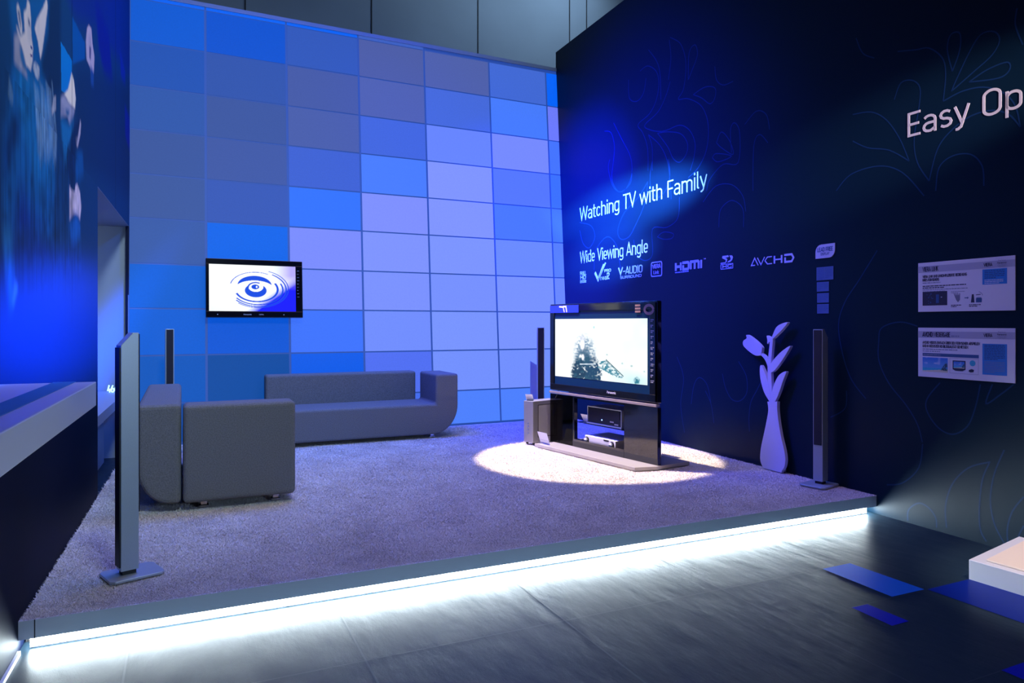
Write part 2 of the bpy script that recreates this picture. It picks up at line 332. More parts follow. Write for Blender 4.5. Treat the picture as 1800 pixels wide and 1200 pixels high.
# ------------------------------------------------------------------ a plain monoline alphabet
def arc(cx, cy, rx, ry, a0, a1, n=8):
    return [(cx+rx*math.cos(math.radians(t)), cy+ry*math.sin(math.radians(t))) for t in np.linspace(a0, a1, n)]
def rr(x0, y0, x1, y1, r):
    return (arc(x1-r, y1-r, r, r, 0, 90, 10)+arc(x0+r, y1-r, r, r, 90, 180, 10)+arc(x0+r, y0+r, r, r, 180, 270, 10)+arc(x1-r, y0+r, r, r, 270, 360, 10)+[(x1, y1-r)])
T, XH, D_ = 0.94, 0.66, -0.20
G = {
 'A': (.56, [[(.04, .02), (.28, T), (.52, .02)], [(.12, .28), (.44, .28)]]),
 'B': (.52, [[(.08, .06), (.08, T), (.3, T)]+arc(.3, .73, .14, .21, 90, -90, 6)+[(.1, .52)], [(.3, .52)]+arc(.3, .29, .16, .23, 90, -90, 6)+[(.08, .06)]]),
 'C': (.5, [arc(.27, .72, .19, .22, 20, 90, 4)+arc(.27, .72, .19, .22, 90, 180, 4)+arc(.27, .28, .19, .22, 180, 340, 8)]),
 'D': (.54, [[(.08, .06), (.08, T), (.26, T)]+arc(.26, .72, .2, .22, 90, 0, 5)+arc(.26, .28, .2, .22, 0, -90, 5)+[(.08, .06)]]),
 'E': (.46, [[(.42, T), (.08, T), (.08, .06), (.42, .06)], [(.08, .5), (.38, .5)]]),
 'F': (.44, [[(.42, T), (.08, T), (.08, 0)], [(.08, .48), (.38, .48)]]),
 'G': (.54, [arc(.27, .72, .19, .22, 20, 180, 8)+arc(.27, .28, .19, .22, 180, 360, 8)+[(.46, .46), (.28, .46)]]),
 'H': (.54, [[(.08, 0), (.08, 1)], [(.46, 0), (.46, 1)], [(.08, .5), (.46, .5)]]),
 'I': (.2, [[(.1, 0), (.1, 1)]]),
 'J': (.4, [[(.32, 1), (.32, .25)]+arc(.18, .25, .14, .19, 0, -150, 6)]),
 'K': (.5, [[(.08, 0), (.08, 1)], [(.46, 1), (.1, .42)], [(.2, .56), (.48, 0)]]),
 'L': (.44, [[(.08, 1), (.08, .06), (.42, .06)]]),
 'M': (.68, [[(.08, 0), (.08, .9), (.34, .3), (.60, .9), (.60, 0)]]),
 'N': (.56, [[(.08, 0), (.08, .92), (.48, .08), (.48, 1)]]),
 'O': (.56, [rr(.08, .06, .48, T, .2)]),
 'P': (.5, [[(.08, 0), (.08, T), (.28, T)]+arc(.28, .7, .16, .24, 90, -90, 8)+[(.08, .46)]]),
 'Q': (.56, [rr(.08, .06, .48, T, .2), [(.32, .22), (.5, .0)]]),
 'R': (.52, [[(.08, 0), (.08, T), (.28, T)]+arc(.28, .71, .16, .23, 90, -90, 8)+[(.08, .48)], [(.28, .48), (.48, 0)]]),
 'S': (.5, [arc(.25, .73, .18, .21, 30, 260, 9)+arc(.25, .28, .2, .22, 80, -150, 9)]),
 'T': (.48, [[(.02, T), (.46, T)], [(.24, T), (.24, 0)]]),
 'U': (.54, [[(.08, 1), (.08, .26)]+arc(.27, .26, .19, .2, 180, 360, 9)+[(.46, 1)]]),
 'V': (.54, [[(.04, .98), (.27, .06), (.50, .98)]]),
 'W': (.80, [[(.04, .98), (.21, .06), (.40, .94), (.59, .06), (.76, .98)]]),
 'X': (.5, [[(.04, 0), (.46, 1)], [(.46, 0), (.04, 1)]]),
 'Y': (.5, [[(.04, 1), (.25, .45), (.46, 1)], [(.25, .45), (.25, 0)]]),
 'Z': (.5, [[(.06, T), (.44, T), (.06, .06), (.46, .06)]]),
 'a': (.46, [arc(.22, .5, .16, .16, 150, 0, 7)+[(.38, 0)], [(.38, .38), (.2, .38)]+arc(.2, .22, .14, .16, 90, 270, 7)+[(.26, .06), (.38, .16)]]),
 'b': (.48, [[(.08, 1), (.08, 0)], rr(.08, .06, .4, XH, .16)]),
 'c': (.42, [arc(.22, .46, .15, .2, 30, 180, 7)+arc(.22, .26, .15, .2, 180, 330, 7)]),
 'd': (.48, [[(.4, 1), (.4, 0)], rr(.08, .06, .4, XH, .16)]),
 'e': (.46, [[(.08, .34), (.38, .34), (.38, .48)]+arc(.23, .48, .15, .18, 0, 180, 8)+arc(.23, .24, .15, .18, 180, 320, 7)]),
 'f': (.30, [[(.28, T), (.2, T)]+arc(.2, .84, .08, .1, 90, 180, 4)+[(.12, 0)], [(.02, XH), (.26, XH)]]),
 'g': (.48, [rr(.08, .06, .4, XH, .16), [(.4, .69), (.4, -.06)]+arc(.24, -.06, .16, .15, 0, -150, 7)]),
 'h': (.48, [[(.08, 1), (.08, 0)], [(.08, .5)]+arc(.24, .49, .16, .17, 160, 0, 7)+[(.40, 0)]]),
 'i': (.18, [[(.09, 0), (.09, .72)], [(.09, .84), (.09, .98)]]),
 'k': (.44, [[(.08, 0), (.08, 1)], [(.38, .7), (.1, .3)], [(.18, .42), (.4, 0)]]),
 'l': (.20, [[(.08, 1), (.08, .1), (.16, .06)]]),
 'm': (.74, [[(.08, .72), (.08, 0)], [(.08, .5)]+arc(.23, .49, .145, .17, 160, 0, 6)+[(.375, 0)], [(.375, .5)]+arc(.52, .49, .145, .17, 160, 0, 6)+[(.665, 0)]]),
 'n': (.48, [[(.08, .72), (.08, 0)], [(.08, .5)]+arc(.24, .49, .16, .17, 160, 0, 7)+[(.40, 0)]]),
 'o': (.48, [rr(.08, .06, .4, XH, .16)]),
 'p': (.48, [[(.08, .72), (.08, -.22)], rr(.08, .06, .4, XH, .16)]),
 'r': (.32, [[(.08, .72), (.08, 0)], [(.08, .5)]+arc(.24, .49, .16, .17, 160, 70, 5)]),
 's': (.42, [arc(.21, .515, .14, .145, 35, 250, 7)+arc(.21, .215, .15, .155, 75, -145, 7)]),
 't': (.32, [[(.13, .92), (.13, .16)]+arc(.22, .16, .09, .1, 180, 275, 4)+[(.28, .06)], [(.02, XH), (.28, XH)]]),
 'u': (.48, [[(.08, .72), (.08, .24)]+arc(.24, .24, .16, .18, 180, 360, 7), [(.4, .72), (.4, 0)]]),
 'v': (.44, [[(.04, .7), (.22, .05), (.40, .7)]]),
 'w': (.66, [[(.03, .7), (.18, .05), (.33, .66), (.48, .05), (.63, .7)]]),
 'y': (.44, [[(.04, .7), (.22, .06)], [(.40, .7), (.2, -.1), (.12, -.17), (.06, -.17)]]),
 '2': (.48, [arc(.24, .72, .17, .22, 170, -20, 8)+[(.07, .06), (.42, .06)]]),
 '4': (.5, [[(.34, 0), (.34, .5)], [(.26, .98), (.06, .26), (.46, .26)]]),
 '6': (.5, [rr(.08, .06, .42, .56, .16), [(.08, .3), (.14, .66), (.3, .96)]]),
 '-': (.34, [[(.04, .42), (.30, .42)]]), '.': (.16, [[(.08, 0), (.08, .1)]]), ' ': (.26, []),
 'Ü': (.54, [[(.08, 1), (.08, .26)]+arc(.27, .26, .19, .2, 180, 360, 9)+[(.46, 1)], [(.18, 1.08), (.18, 1.2)], [(.36, 1.08), (.36, 1.2)]]),
 'Ö': (.56, [rr(.08, .06, .48, T, .2), [(.18, 1.08), (.18, 1.2)], [(.38, 1.08), (.38, 1.2)]]),
 'Ä': (.56, [[(.04, .02), (.28, T), (.52, .02)], [(.12, .28), (.44, .28)], [(.18, 1.08), (.18, 1.2)], [(.38, 1.08), (.38, 1.2)]]),
}
def text_width(s): return sum(G[c][0] for c in s)
def write(mb, s, x, y, h, width, wt=0.06, d0=0.0, d1=0.004, mi=0, slant=0.0):
    """write s with its baseline starting at local (x, y), cap height h, stretched to the given width"""
    k = width/text_width(s); cx = 0
    for ch in s:
        a, strokes = G[ch]
        for st in strokes: mb.ribbon([(x+(cx+p[0]+slant*p[1])*k, y+p[1]*h) for p in st], wt*h, d0, d1, mi)
        cx += a
    return mb
def small_print(mb, lines, x, y, h, lead, width, mi, d):
    """running text too fine to read in the photograph: rows of word-long strokes"""
    r = random.Random(int(x*1000)+int(y*977)+lines)
    for i in range(lines):
        cx = x; end = x+width*(1.0 if i < lines-1 else r.uniform(.45, .8)); yy = y-i*lead
        while cx < end-0.2*h:
            wl = min(r.uniform(1.2, 5)*h, end-cx)
            mb.face([(cx, yy, d), (cx+wl, yy, d), (cx+wl, yy+h, d), (cx, yy+h, d)], mi); cx += wl+0.55*h
    return mb

# ================================================================== SETTING
b = MB('floor'); b.face([(-4, -3, 0), (9, -3, 0), (9, 11, 0), (-4, 11, 0)])
floor = struct(b.build('floor'))
seamm = mat('floor_seam', (0.026, 0.042, 0.058), 0.45, spec=0.15)
b = MB(seamm)
for (x, y0, y1) in [(3.354, 2.37, 3.44), (2.458, 0.4, 3.44), (1.56, .4, 3.44), (0.66, .4, 3.44), (-0.2, .4, 3.44)]:
    b.ribbon([(x, y0), (x, y1)], 0.004, 0, 0.0008)
for (y, x0, x1) in [(2.80, -.6, 3.36), (2.362, 2.84, 3.72), (1.69, -.6, 3.0)]:
    b.ribbon([(x0, y), (x1, y)], 0.003, 0, 0.0009)
struct(b.build('floor_line', parent=floor))
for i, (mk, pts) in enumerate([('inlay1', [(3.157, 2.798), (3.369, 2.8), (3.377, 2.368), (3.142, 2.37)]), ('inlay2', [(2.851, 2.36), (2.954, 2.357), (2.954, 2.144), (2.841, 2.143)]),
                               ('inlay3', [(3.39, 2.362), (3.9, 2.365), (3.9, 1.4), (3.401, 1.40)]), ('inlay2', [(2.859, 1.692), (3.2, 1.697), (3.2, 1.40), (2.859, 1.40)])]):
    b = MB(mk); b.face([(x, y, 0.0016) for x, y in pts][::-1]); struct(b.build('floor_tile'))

# right wall with its printed swirls
b = MB('navy'); b.box(-5.6, 0, -0.12, 3.4, 4.96, 0)
wall_right = struct(b.build('wall_right', matrix=RW.mat()))
sw = []
def add(ox, oy, k, *lines):
    for l in lines: sw.append([(ox+x*k, oy+y*k) for x, y in l])
add(1080, 100, 1/6, [(270,150),(350,95),(440,150),(470,280),(440,460),(370,600),(250,715),(300,800),(350,960),(355,1200)],
    [(590,260),(540,420),(460,580),(320,720),(380,770),(480,785),(560,770),(690,720),(790,770),(850,900),(840,1060),(800,1200)],
    [(455,805),(560,790),(700,810),(770,910),(760,1020),(690,1110),(620,1070),(570,960),(500,860),(455,805)], [(360,820),(480,930),(560,1100),(590,1330),(600,1500)], [(360,820),(400,960),(400,1200)])
add(1000, 280, 5/18, [(630,0),(640,100),(610,200),(560,240),(520,180),(515,100),(530,0)], [(500,140),(440,240),(350,340),(310,450),(330,505),(380,490),(420,420),(480,280),(500,140)],
    [(400,60),(390,150),(330,205),(280,170),(250,60),(260,0)], [(160,700),(170,580),(240,490),(300,540),(320,640),(330,720)], [(850,270),(930,170),(1030,160),(1100,230),(1120,330)],
    [(950,430),(960,320),(1030,260),(1100,310),(1105,430)], [(70,400),(140,420),(165,490),(130,560),(90,530),(70,450)], [(410,510),(430,600),(480,640),(530,600),(530,440),(620,430),(690,370),(700,240)],
    [(560,490),(600,460),(660,470),(650,500),(600,505),(560,490)])
add(1000, 0, .2917, [(720,1070),(780,1010),(830,900),(840,750),(800,640),(720,595),(660,597),(690,540),(705,430),(700,340),(670,260),(610,225)],
    [(215,790),(255,800),(275,880),(270,960),(260,1080),(300,1155),(350,1130),(380,1040),(370,940),(320,840),(270,740)],
    [(890,860),(920,795),(970,850),(990,930),(920,890),(890,860)], [(865,950),(890,925),(980,940),(900,975),(865,950)], [(980,920),(975,780),(1000,740),(1030,800),(1020,980),(930,990),(850,1080),(830,1150)],
    [(720,480),(725,320),(760,270),(775,330),(740,430),(720,480)], [(750,570),(820,525),(880,530),(880,590),(850,625),(800,590),(750,570)], [(480,300),(530,370),(550,450),(555,600)], [(605,240),(615,350),(600,480)],
    [(360,480),(365,590),(410,610),(450,560),(465,470)], [(1060,750),(1130,670),(1190,690),(1210,780)], [(1110,1150),(1115,880),(1150,810),(1200,860)], [(880,400),(890,480),(930,512),(990,490)])
add(1400, 0, .2917, [(885,610),(900,450),(880,350),(800,290),(720,300),(610,310)], [(885,610),(1000,550),(1130,525),(1250,560),(1320,640),(1350,765)], [(1350,765),(1280,690),(1180,665),(1050,700),(930,790),(850,900),(800,1090)],
    [(800,1090),(730,980),(710,840),(740,640),(745,530),(700,485),(630,500),(590,600)], [(935,550),(1060,440),(1180,330),(1225,240),(1190,190),(1110,210),(1040,320),(960,490),(935,550)],
    [(1040,495),(1150,420),(1270,375),(1285,420),(1220,470),(1040,495)], [(940,430),(910,300),(930,210),(985,200),(985,300),(940,430)], [(680,970),(620,830),(540,720),(450,675),(340,690)], [(680,970),(560,905),(430,890),(340,850)],
    [(840,1150),(860,1010),(940,940),(1050,930),(1120,1000),(1130,1120)], [(240,1150),(330,1050),(500,1000),(640,1040),(770,1180)], [(1330,50),(1320,150),(1365,270)], [(360,230),(400,320),(470,350)])
add(1300, 780, .35, [(845,385),(850,330),(900,297),(950,320),(985,370),(990,420)], [(1260,90),(1150,120),(1070,200),(1035,310),(1040,420)], [(1255,95),(1220,180),(1205,320),(1210,430),(1240,490)],
    [(1330,30),(1280,150),(1260,280),(1280,400),(1330,500)], [(1428,265),(1370,340),(1345,430),(1350,510)], [(1428,410),(1400,470),(1405,520)], [(920,0),(900,120),(820,195),(740,205)])
add(1460, 440, .2833, [(540,470),(450,445),(370,455),(310,490),(300,560),(300,680),(360,820),(470,960),(540,1080),(570,1190)], [(930,830),(900,970),(850,1090),(760,1140),(670,1100),(600,1000),(600,920),(680,820)],
    [(1005,830),(965,950),(1060,890),(1150,820)], [(290,0),(180,180),(90,320),(50,460),(75,640),(130,800),(220,920)], [(100,870),(90,980),(0,1035)])
add(1240, 560, 1/6, [(350,450),(430,600),(440,760),(400,840),(340,870),(270,840),(210,720),(180,580)], [(600,640),(540,760),(480,880),(460,1040),(465,1190)], [(0,760),(60,900),(90,1100)], [(-300,400),(-230,620),(-260,900),(-220,1200)], [(-150,900),(-120,700),(-60,620),(20,700),(60,900)])
b = MB('navyline')
for l in sw: b.ribbon(smooth_line([RW.px(*p) for p in l], n=5), 0.0045, 0, 0.001)
struct(b.build('swirl_print', parent=wall_right))

# mural wall, header and passage on the left
Y0, YO, YE = -2.0, (5.774-3.47), 4.62
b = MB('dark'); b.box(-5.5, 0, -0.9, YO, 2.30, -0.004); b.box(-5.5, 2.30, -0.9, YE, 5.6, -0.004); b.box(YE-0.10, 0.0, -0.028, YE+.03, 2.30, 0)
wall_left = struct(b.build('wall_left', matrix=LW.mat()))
def mural(u, v):
    U = U0+u*(U1-U0); V = V0+v*(V1-V0)
    P = lambda pts: [LW.px(*p) for p in pts]
    c = np.zeros(u.shape+(3,)); c[...] = (0.004, 0.045, 0.17)
    def lay(pts, col, k=1, tex=0, sx=40, sy=12, seed=1, op=1.0):
        m = blur(inside(P(pts), U, V).astype(float), k)*op
        if tex: m = m*np.clip(1-tex+tex*2*vnoise(u, v, sx, sy, seed), 0, 1)
        c[...] = c*(1-m[..., None])+np.array(col)*m[..., None]
    Z = lambda ox, oy, k, pts: [(ox+x*k, oy+y*k) for x, y in pts]
    a = lambda pts: Z(0, 0, 230/1200, pts); d = lambda pts: Z(0, 200, 230/1200, pts)
    lay(a([(400,0),(560,-100),(560,850),(440,880),(380,600)]), (0.003, 0.025, 0.10), 6)
    lay(a([(560,-200),(1200,-200),(1200,700),(1050,500),(900,250),(700,200)]), (0.003, 0.022, 0.24), 10)
    lay(a([(880,0),(1000,300),(1040,800),(960,700),(900,400)]), (0.002, 0.008, 0.26), 8)
    lay(a([(1100,450),(1150,650),(1150,800),(1110,700)]), (0.003, 0.02, 0.36), 5)
    lay(a([(690,560),(1190,800),(1190,1800),(700,1500)]), (0.003, 0.030, 0.13), 14)
    lay(a([(1145,950),(1195,1100),(1195,1400),(1150,1250)]), (0.002, 0.010, 0.30), 5)
    lay(a([(560,380),(665,560),(665,900),(565,830)]), (0.0, 0.20, 0.72), 0)
    lay(a([(665,150),(780,390),(780,540),(670,590)]), (0.0, 0.09, 0.40), 1)
    lay(a([(80,-50),(450,-50),(440,300),(370,590),(430,800),(480,1100),(500,1700),(480,2200),(40,2200),(30,1500),(80,900),(130,500)]), (0.004, 0.095, 0.36), 5)
    lay(a([(180,560),(300,700),(420,800),(480,1150),(500,1700),(330,1700),(200,1100),(150,700)]), (0.006, 0.14, 0.46), 6)
    lay(d([(200,650),(280,900),(480,1180),(120,1180),(150,900)]), (0.003, 0.03, 0.30), 10)
    lay(a([(160,1000),(40,1300),(30,1700),(120,1400),(190,1200)]), (0.002, 0.035, 0.18), 6)
    for i in range(16):
        x = 310+i*11; y = 740+20*(i % 5); lay(a([(x, y), (x+6, y), (x+50, y+500), (x+40, y+700+30*(i % 4)), (x+30, y+480)]), (0.20, 0.34, 0.62), 1, 0.7, 90, 30, 40+i, 0.55)
    for i in range(6):
        x = 85+i*7; lay(a([(x, 700+30*i), (x+5, 700+30*i), (x-4, 900+20*i), (x-8, 880)]), (0.20, 0.34, 0.60), 1, 0.5, 90, 20, 60+i, 0.6)
    sk = (0.66, 0.56, 0.70)
    lay(a([(150,220),(190,330),(230,300),(220,110),(245,80),(255,-10),(275,30),(285,160),(290,330),(305,440),(300,560),(285,650),(235,590),(200,420),(170,340)]), sk, 1, 0.25, 60, 20, 3)
    lay(a([(155,60),(170,30),(185,90),(205,240),(205,330),(185,290),(165,160)]), sk, 1, 0.3, 60, 30, 4)
    lay(a([(165,100),(178,90),(195,230),(190,260)]), (0.01, 0.06, 0.22), 1)
    lay(a([(135,330),(180,300),(190,450),(235,620),(255,715),(200,650),(135,580)]), (0.36, 0.33, 0.52), 2, 0.3, 40, 12, 5)
    lay(a([(180,420),(215,470),(250,640),(225,650),(190,540)]), (0.02, 0.13, 0.40), 2)
    lay(a([(260,160),(275,180),(278,250),(262,220)]), (0.02, 0.05, 0.20), 1)
    lay(a([(280,400),(300,440),(298,460),(284,445)]), (0.04, 0.06, 0.24), 0); lay(a([(278,485),(300,510),(296,535),(282,515)]), (0.10, 0.07, 0.26), 0)
    lay(a([(430,-20),(440,60),(415,280),(385,500),(372,540),(350,380),(320,260),(345,170),(400,60)]), sk, 1, 0.3, 60, 12, 6)
    lay(a([(310,580),(335,570),(365,620),(365,700),(350,735),(325,690),(305,630)]), (0.40, 0.42, 0.62), 1, 0.7, 160, 60, 7)
    lay(a([(800,260),(815,228),(840,260),(850,400),(868,520),(862,660),(848,740),(828,620),(795,540),(788,380)]), (0.58, 0.44, 0.60), 1, 0.35, 80, 20, 8)
    lay(a([(822,420),(836,440),(832,560),(822,530)]), (0.05, 0.06, 0.22), 1)
    lay(a([(830,600),(862,660),(860,800),(835,780)]), (0.01, 0.07, 0.32), 3)
    lay(a([(590,865),(625,820),(660,665),(680,740),(697,900),(690,1000),(640,960)]), (0.90, 0.76, 0.76), 1, 0.15, 60, 14, 9)
    lay(a([(560,890),(590,870),(640,950),(690,1000),(660,1120),(640,1150),(620,1060),(560,1080)]), (0.34, 0.33, 0.56), 2, 0.5, 60, 20, 10)
    lay(a([(600,1000),(640,1010),(630,1070),(610,1050)]), (0.02, 0.12, 0.36), 2)
    lay(a([(560,1080),(640,1150),(680,1060),(640,1400),(600,1500),(570,1250)]), (0.008, 0.16, 0.48), 4)
    lay(a([(495,890),(515,880),(515,1010),(490,1030),(480,1070),(475,1010)]), (0.42, 0.40, 0.58), 1, 0.4, 160, 40, 11)
    lay(d([(738,50),(745,90),(740,180),(712,320),(705,290),(720,180)]), (0.50, 0.42, 0.60), 1); lay(d([(695,215),(712,205),(705,300),(698,260)]), (0.40, 0.36, 0.56), 1)
    lay(d([(690,100),(735,60),(700,300),(690,520),(690,700),(645,640),(610,400),(620,300)]), (0.002, 0.018, 0.09), 2, op=0.8)
    lay(d([(700,330),(760,350),(770,560),(700,620)]), (0.004, 0.09, 0.34), 4)
    lay(d([(638,660),(660,700),(690,715),(692,660),(710,640),(735,720),(748,850),(735,980),(715,930),(680,920),(640,980)]), (0.70, 0.56, 0.76), 1, 0.2, 80, 12, 12)
    lay(d([(640,980),(680,920),(720,940),(735,1000),(740,1100),(690,1180),(650,1180)]), (0.008, 0.12, 0.52), 4)
    lay(Z(0, 420, 260/1200, [(25,-100),(90,-60),(110,200),(120,400),(90,640),(60,400)]), (0.02, 0.22, 0.62), 4)
    lay(Z(0, 420, 260/1200, [(125,330),(150,400),(110,560),(95,520)]), (0.16, 0.34, 0.66), 2, 0.5, 80, 30, 13)
    fig = blur(inside(P(a([(60,650),(430,650),(520,1300),(720,1400),(760,2600),(0,2600),(0,1300)])), U, V).astype(float), 12)[..., None]
    st = (0.62*vnoise(u, v, 150, 9, 21)+0.38*vnoise(u, v, 60, 40, 22))[..., None]; c = c*(1-fig+fig*(0.35+1.3*st))
    for x in (126.5, 203): lay([(x, -40), (x+.7, -40), (x+.7, 700), (x, 700)], (0.001, 0.004, 0.02), 0, op=0.6)
    low = np.clip((1.75-V)/0.5, 0, 1)[..., None]; c = c*(1-low)+np.array((0.003, 0.03, 0.16))*low; under_shade = np.clip((0.88-V)/0.06, 0, 1)[..., None]; c = c*(1-under_shade)+np.array((0.002, 0.005, 0.028))*under_shade; c = c*np.array((1.0, 0.95, 0.66))*1.15  # shade below the counter is painted into the print as near-black navy
    return c
U0, U1, V0, V1 = -0.6, YE, 2.30, 5.2
mm = mat_attr('mural_print', rough=0.55, spec=0.06)
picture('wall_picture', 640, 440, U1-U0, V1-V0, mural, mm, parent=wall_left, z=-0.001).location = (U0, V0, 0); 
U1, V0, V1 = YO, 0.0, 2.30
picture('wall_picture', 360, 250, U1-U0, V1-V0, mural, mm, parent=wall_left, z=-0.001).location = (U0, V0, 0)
b = MB('grey'); b.box(YO, 0.0, -2.2, YE+0.02, 2.30, -2.1); b.box(YE-0.02, 0, -2.2, YE+0.03, 2.36, -0.029); b.box(YO-.05, 2.296, -2.2, YE, 2.30, -0.002)
struct(b.build('wall_passage', matrix=LW.mat()))
b = MB('fascia'); b.box(-5.5, 0, 0, -0.04, 0.018, 0.012)
struct(b.build('baseboard_left', matrix=LW.mat()))

# tall wall of lit panels, leaning back
cols = [(-.482, .23), (.23, 1.06), (1.06, 1.87), (1.87, 2.68), (2.68, 3.55), (3.55, 4.38), (4.38, 5.2)]
rows = [(4.21, 4.665), (3.745, 4.21), (3.295, 3.745), (2.84, 3.295), (2.39, 2.84), (1.93, 2.39), (1.48, 1.93), (1.01, 1.48), (.53, 1.01), (.135, .53)]
pal = {  # cell glow; projected blue light is put into the left columns' colours
 0: [(0,88,210),(30,80,175),(46,85,165),(58,84,150),(60,86,150),(56,88,160),(0,92,205),(0,92,212),(0,84,185),(0,70,155)],
 1: [(0,80,205),(48,82,165),(60,84,150),(64,86,155),(55,86,175),(0,100,232),(0,88,225),(0,85,215),(0,72,155),(0,60,140)],
 2: [(48,86,180),(70,88,155),(74,92,160),(62,96,205),(50,115,255),(126,142,255),(118,140,255),(62,116,255),(0,90,232),(0,80,210)],
 3: [(78,92,155),(80,96,165),(66,102,215),(74,126,255),(130,146,255),(130,150,255),(126,148,255),(116,144,255),(82,112,242),(70,110,240)],
 4: [(80,96,165),(70,106,215),(106,136,255),(132,152,255),(132,152,255),(128,152,255),(122,148,255),(124,152,255),(118,148,255),(80,132,255)],
 5: [(66,106,215),(72,126,255),(122,142,255),(88,122,255),(76,122,255),(110,142,255),(124,150,255),(126,152,255),(118,148,255),(80,132,255)],
 6: [(0,102,255),(112,126,255),(72,120,255),(62,116,255),(70,120,255),(90,130,255),(110,140,255),(110,145,255),(110,140,255),(80,130,255)]}
zv = lambda z: (z-DECK)*math.sqrt(1+LEAN*LEAN); xu = lambda x: (x-3)*math.sqrt(1+SKEW*SKEW)
lm = {}
def cell_mat(c, k=1.0):
    if c not in lm:
        e = lin(c); lm[c] = mat('lit_panel', (0.035, 0.045, 0.06), 0.7, emit=tuple(v*k for v in e), estr=0.92, spec=0.1)
        nt = lm[c].node_tree; bs = nt.nodes['Principled BSDF']; tc = nt.nodes.new('ShaderNodeTexCoord'); n = nt.nodes.new('ShaderNodeTexNoise')
        n.inputs['Scale'].default_value = 60; r = nt.nodes.new('ShaderNodeMapRange'); r.inputs['To Min'].default_value = 0.84; r.inputs['To Max'].default_value = 1.0
        nt.links.new(tc.outputs['Object'], n.inputs['Vector']); nt.links.new(n.outputs['Fac'], r.inputs['Value']); nt.links.new(r.outputs[0], bs.inputs['Emission Strength'])
    return lm[c]
back_m = mat('panel_frame', (0.05, 0.055, 0.07), 0.6, emit=lin((44, 86, 190)), estr=0.66)  # weak blue light put into the frame bars as their own glow
b = MB(back_m); b.box(xu(-.484), zv(.0), -0.10, xu(5.3), zv(4.70), -0.006)
wall_back = struct(b.build('wall_back', matrix=PW.mat()))
b = MB(); b.mats = []
for c, (x0, x1) in enumerate(cols):
    for r, (z0, z1) in enumerate(rows):
        mt = cell_mat(pal[c][r])
        if mt not in b.mats: b.mats.append(mt)
        b.box(xu(x0)+.012, zv(z0)+.008, -0.006, xu(x1)-.012, zv(z1)-.008, 0.0, b.mats.index(mt))
    if c < 4:
        mt = cell_mat((0, 98, 245) if c < 3 else (62, 96, 190))
        if mt not in b.mats: b.mats.append(mt)
        b.box(xu(x0)+.009, zv(4.668), -0.006, xu(x1)-.009, zv(4.70), 0.0, b.mats.index(mt))
struct(b.build('wall_panel', parent=wall_back))
b = MB('grey'); b.box(xu(-.484), zv(4.70), -0.10, xu(5.3), zv(4.745), 0.008); struct(b.build('trim_1', parent=wall_back))
# hall wall behind and the dark ceiling
b = MB('hall', 'seam'); b.box(-6, 9.9, 0, 12, 10.0, 7.4)
for x in (431, 653, 840, 1001, 1031):
    p = onplane(x, 40, (0, 9.9, 0), (0, 1, 0)); b.box(p[0]-.008, 9.893, 0, p[0]+.008, 9.9, 7.4, 1)
struct(b.build('wall_rear'))
b = MB('mblack'); b.box(-6, -4, 7.4, 12, 10, 7.5); struct(b.build('ceiling'))

# ================================================================== PLATFORM AND CARPET
XL, XR = -0.597, 4.40
plat = empty('platform', 'low platform with white front edge and glowing light strip along its foot', 'platform', at(0, 3.45, 0))
def rwx(y): return 4.40+0.025*(y-2.8)
def lwx(y): return -0.60+0.027*(y-3.47)
b = MB('mblack'); b.prism([(lwx(3.56)+.004, .11), (rwx(3.56)-.004, .11), (rwx(8.0)-.004, 4.42), (lwx(7.8)+.004, 4.42)], 2, 0, 0.118); b.build('deck', parent=plat)
b = MB('fascia', 'seam'); b.box(XL-.004, 0, 0.052, 4.415, 0.022, 0.128); b.box(XL+.05, -.0012, .052, XL+.054, 0.0, .128, 1)
b.box(XL-.004, 0.022, 0.110, 4.415, 0.112, 0.118); b.build('fascia', parent=plat)
b = MB('led'); b.box(XL+.03, 0.036, 0.007, 4.36, 0.062, 0.060); b.build('light_strip', parent=plat)
b = MB('white'); b.box(XL+.03, 0.034, 0.0, 4.36, 0.105, 0.0065); b.build('rail', parent=plat)
cz = DECK-0.012
b = MB('pile'); b.prism([(lwx(3.46)+.006, 3.455), (rwx(3.46)-.006, 3.455), (rwx(7.95)-.006, 7.965), (lwx(7.80)+.006, 7.82)], 2, 0.119, cz)
carpet = tag(b.build('carpet'), 'cream shag carpet covering the whole raised platform', 'carpet')
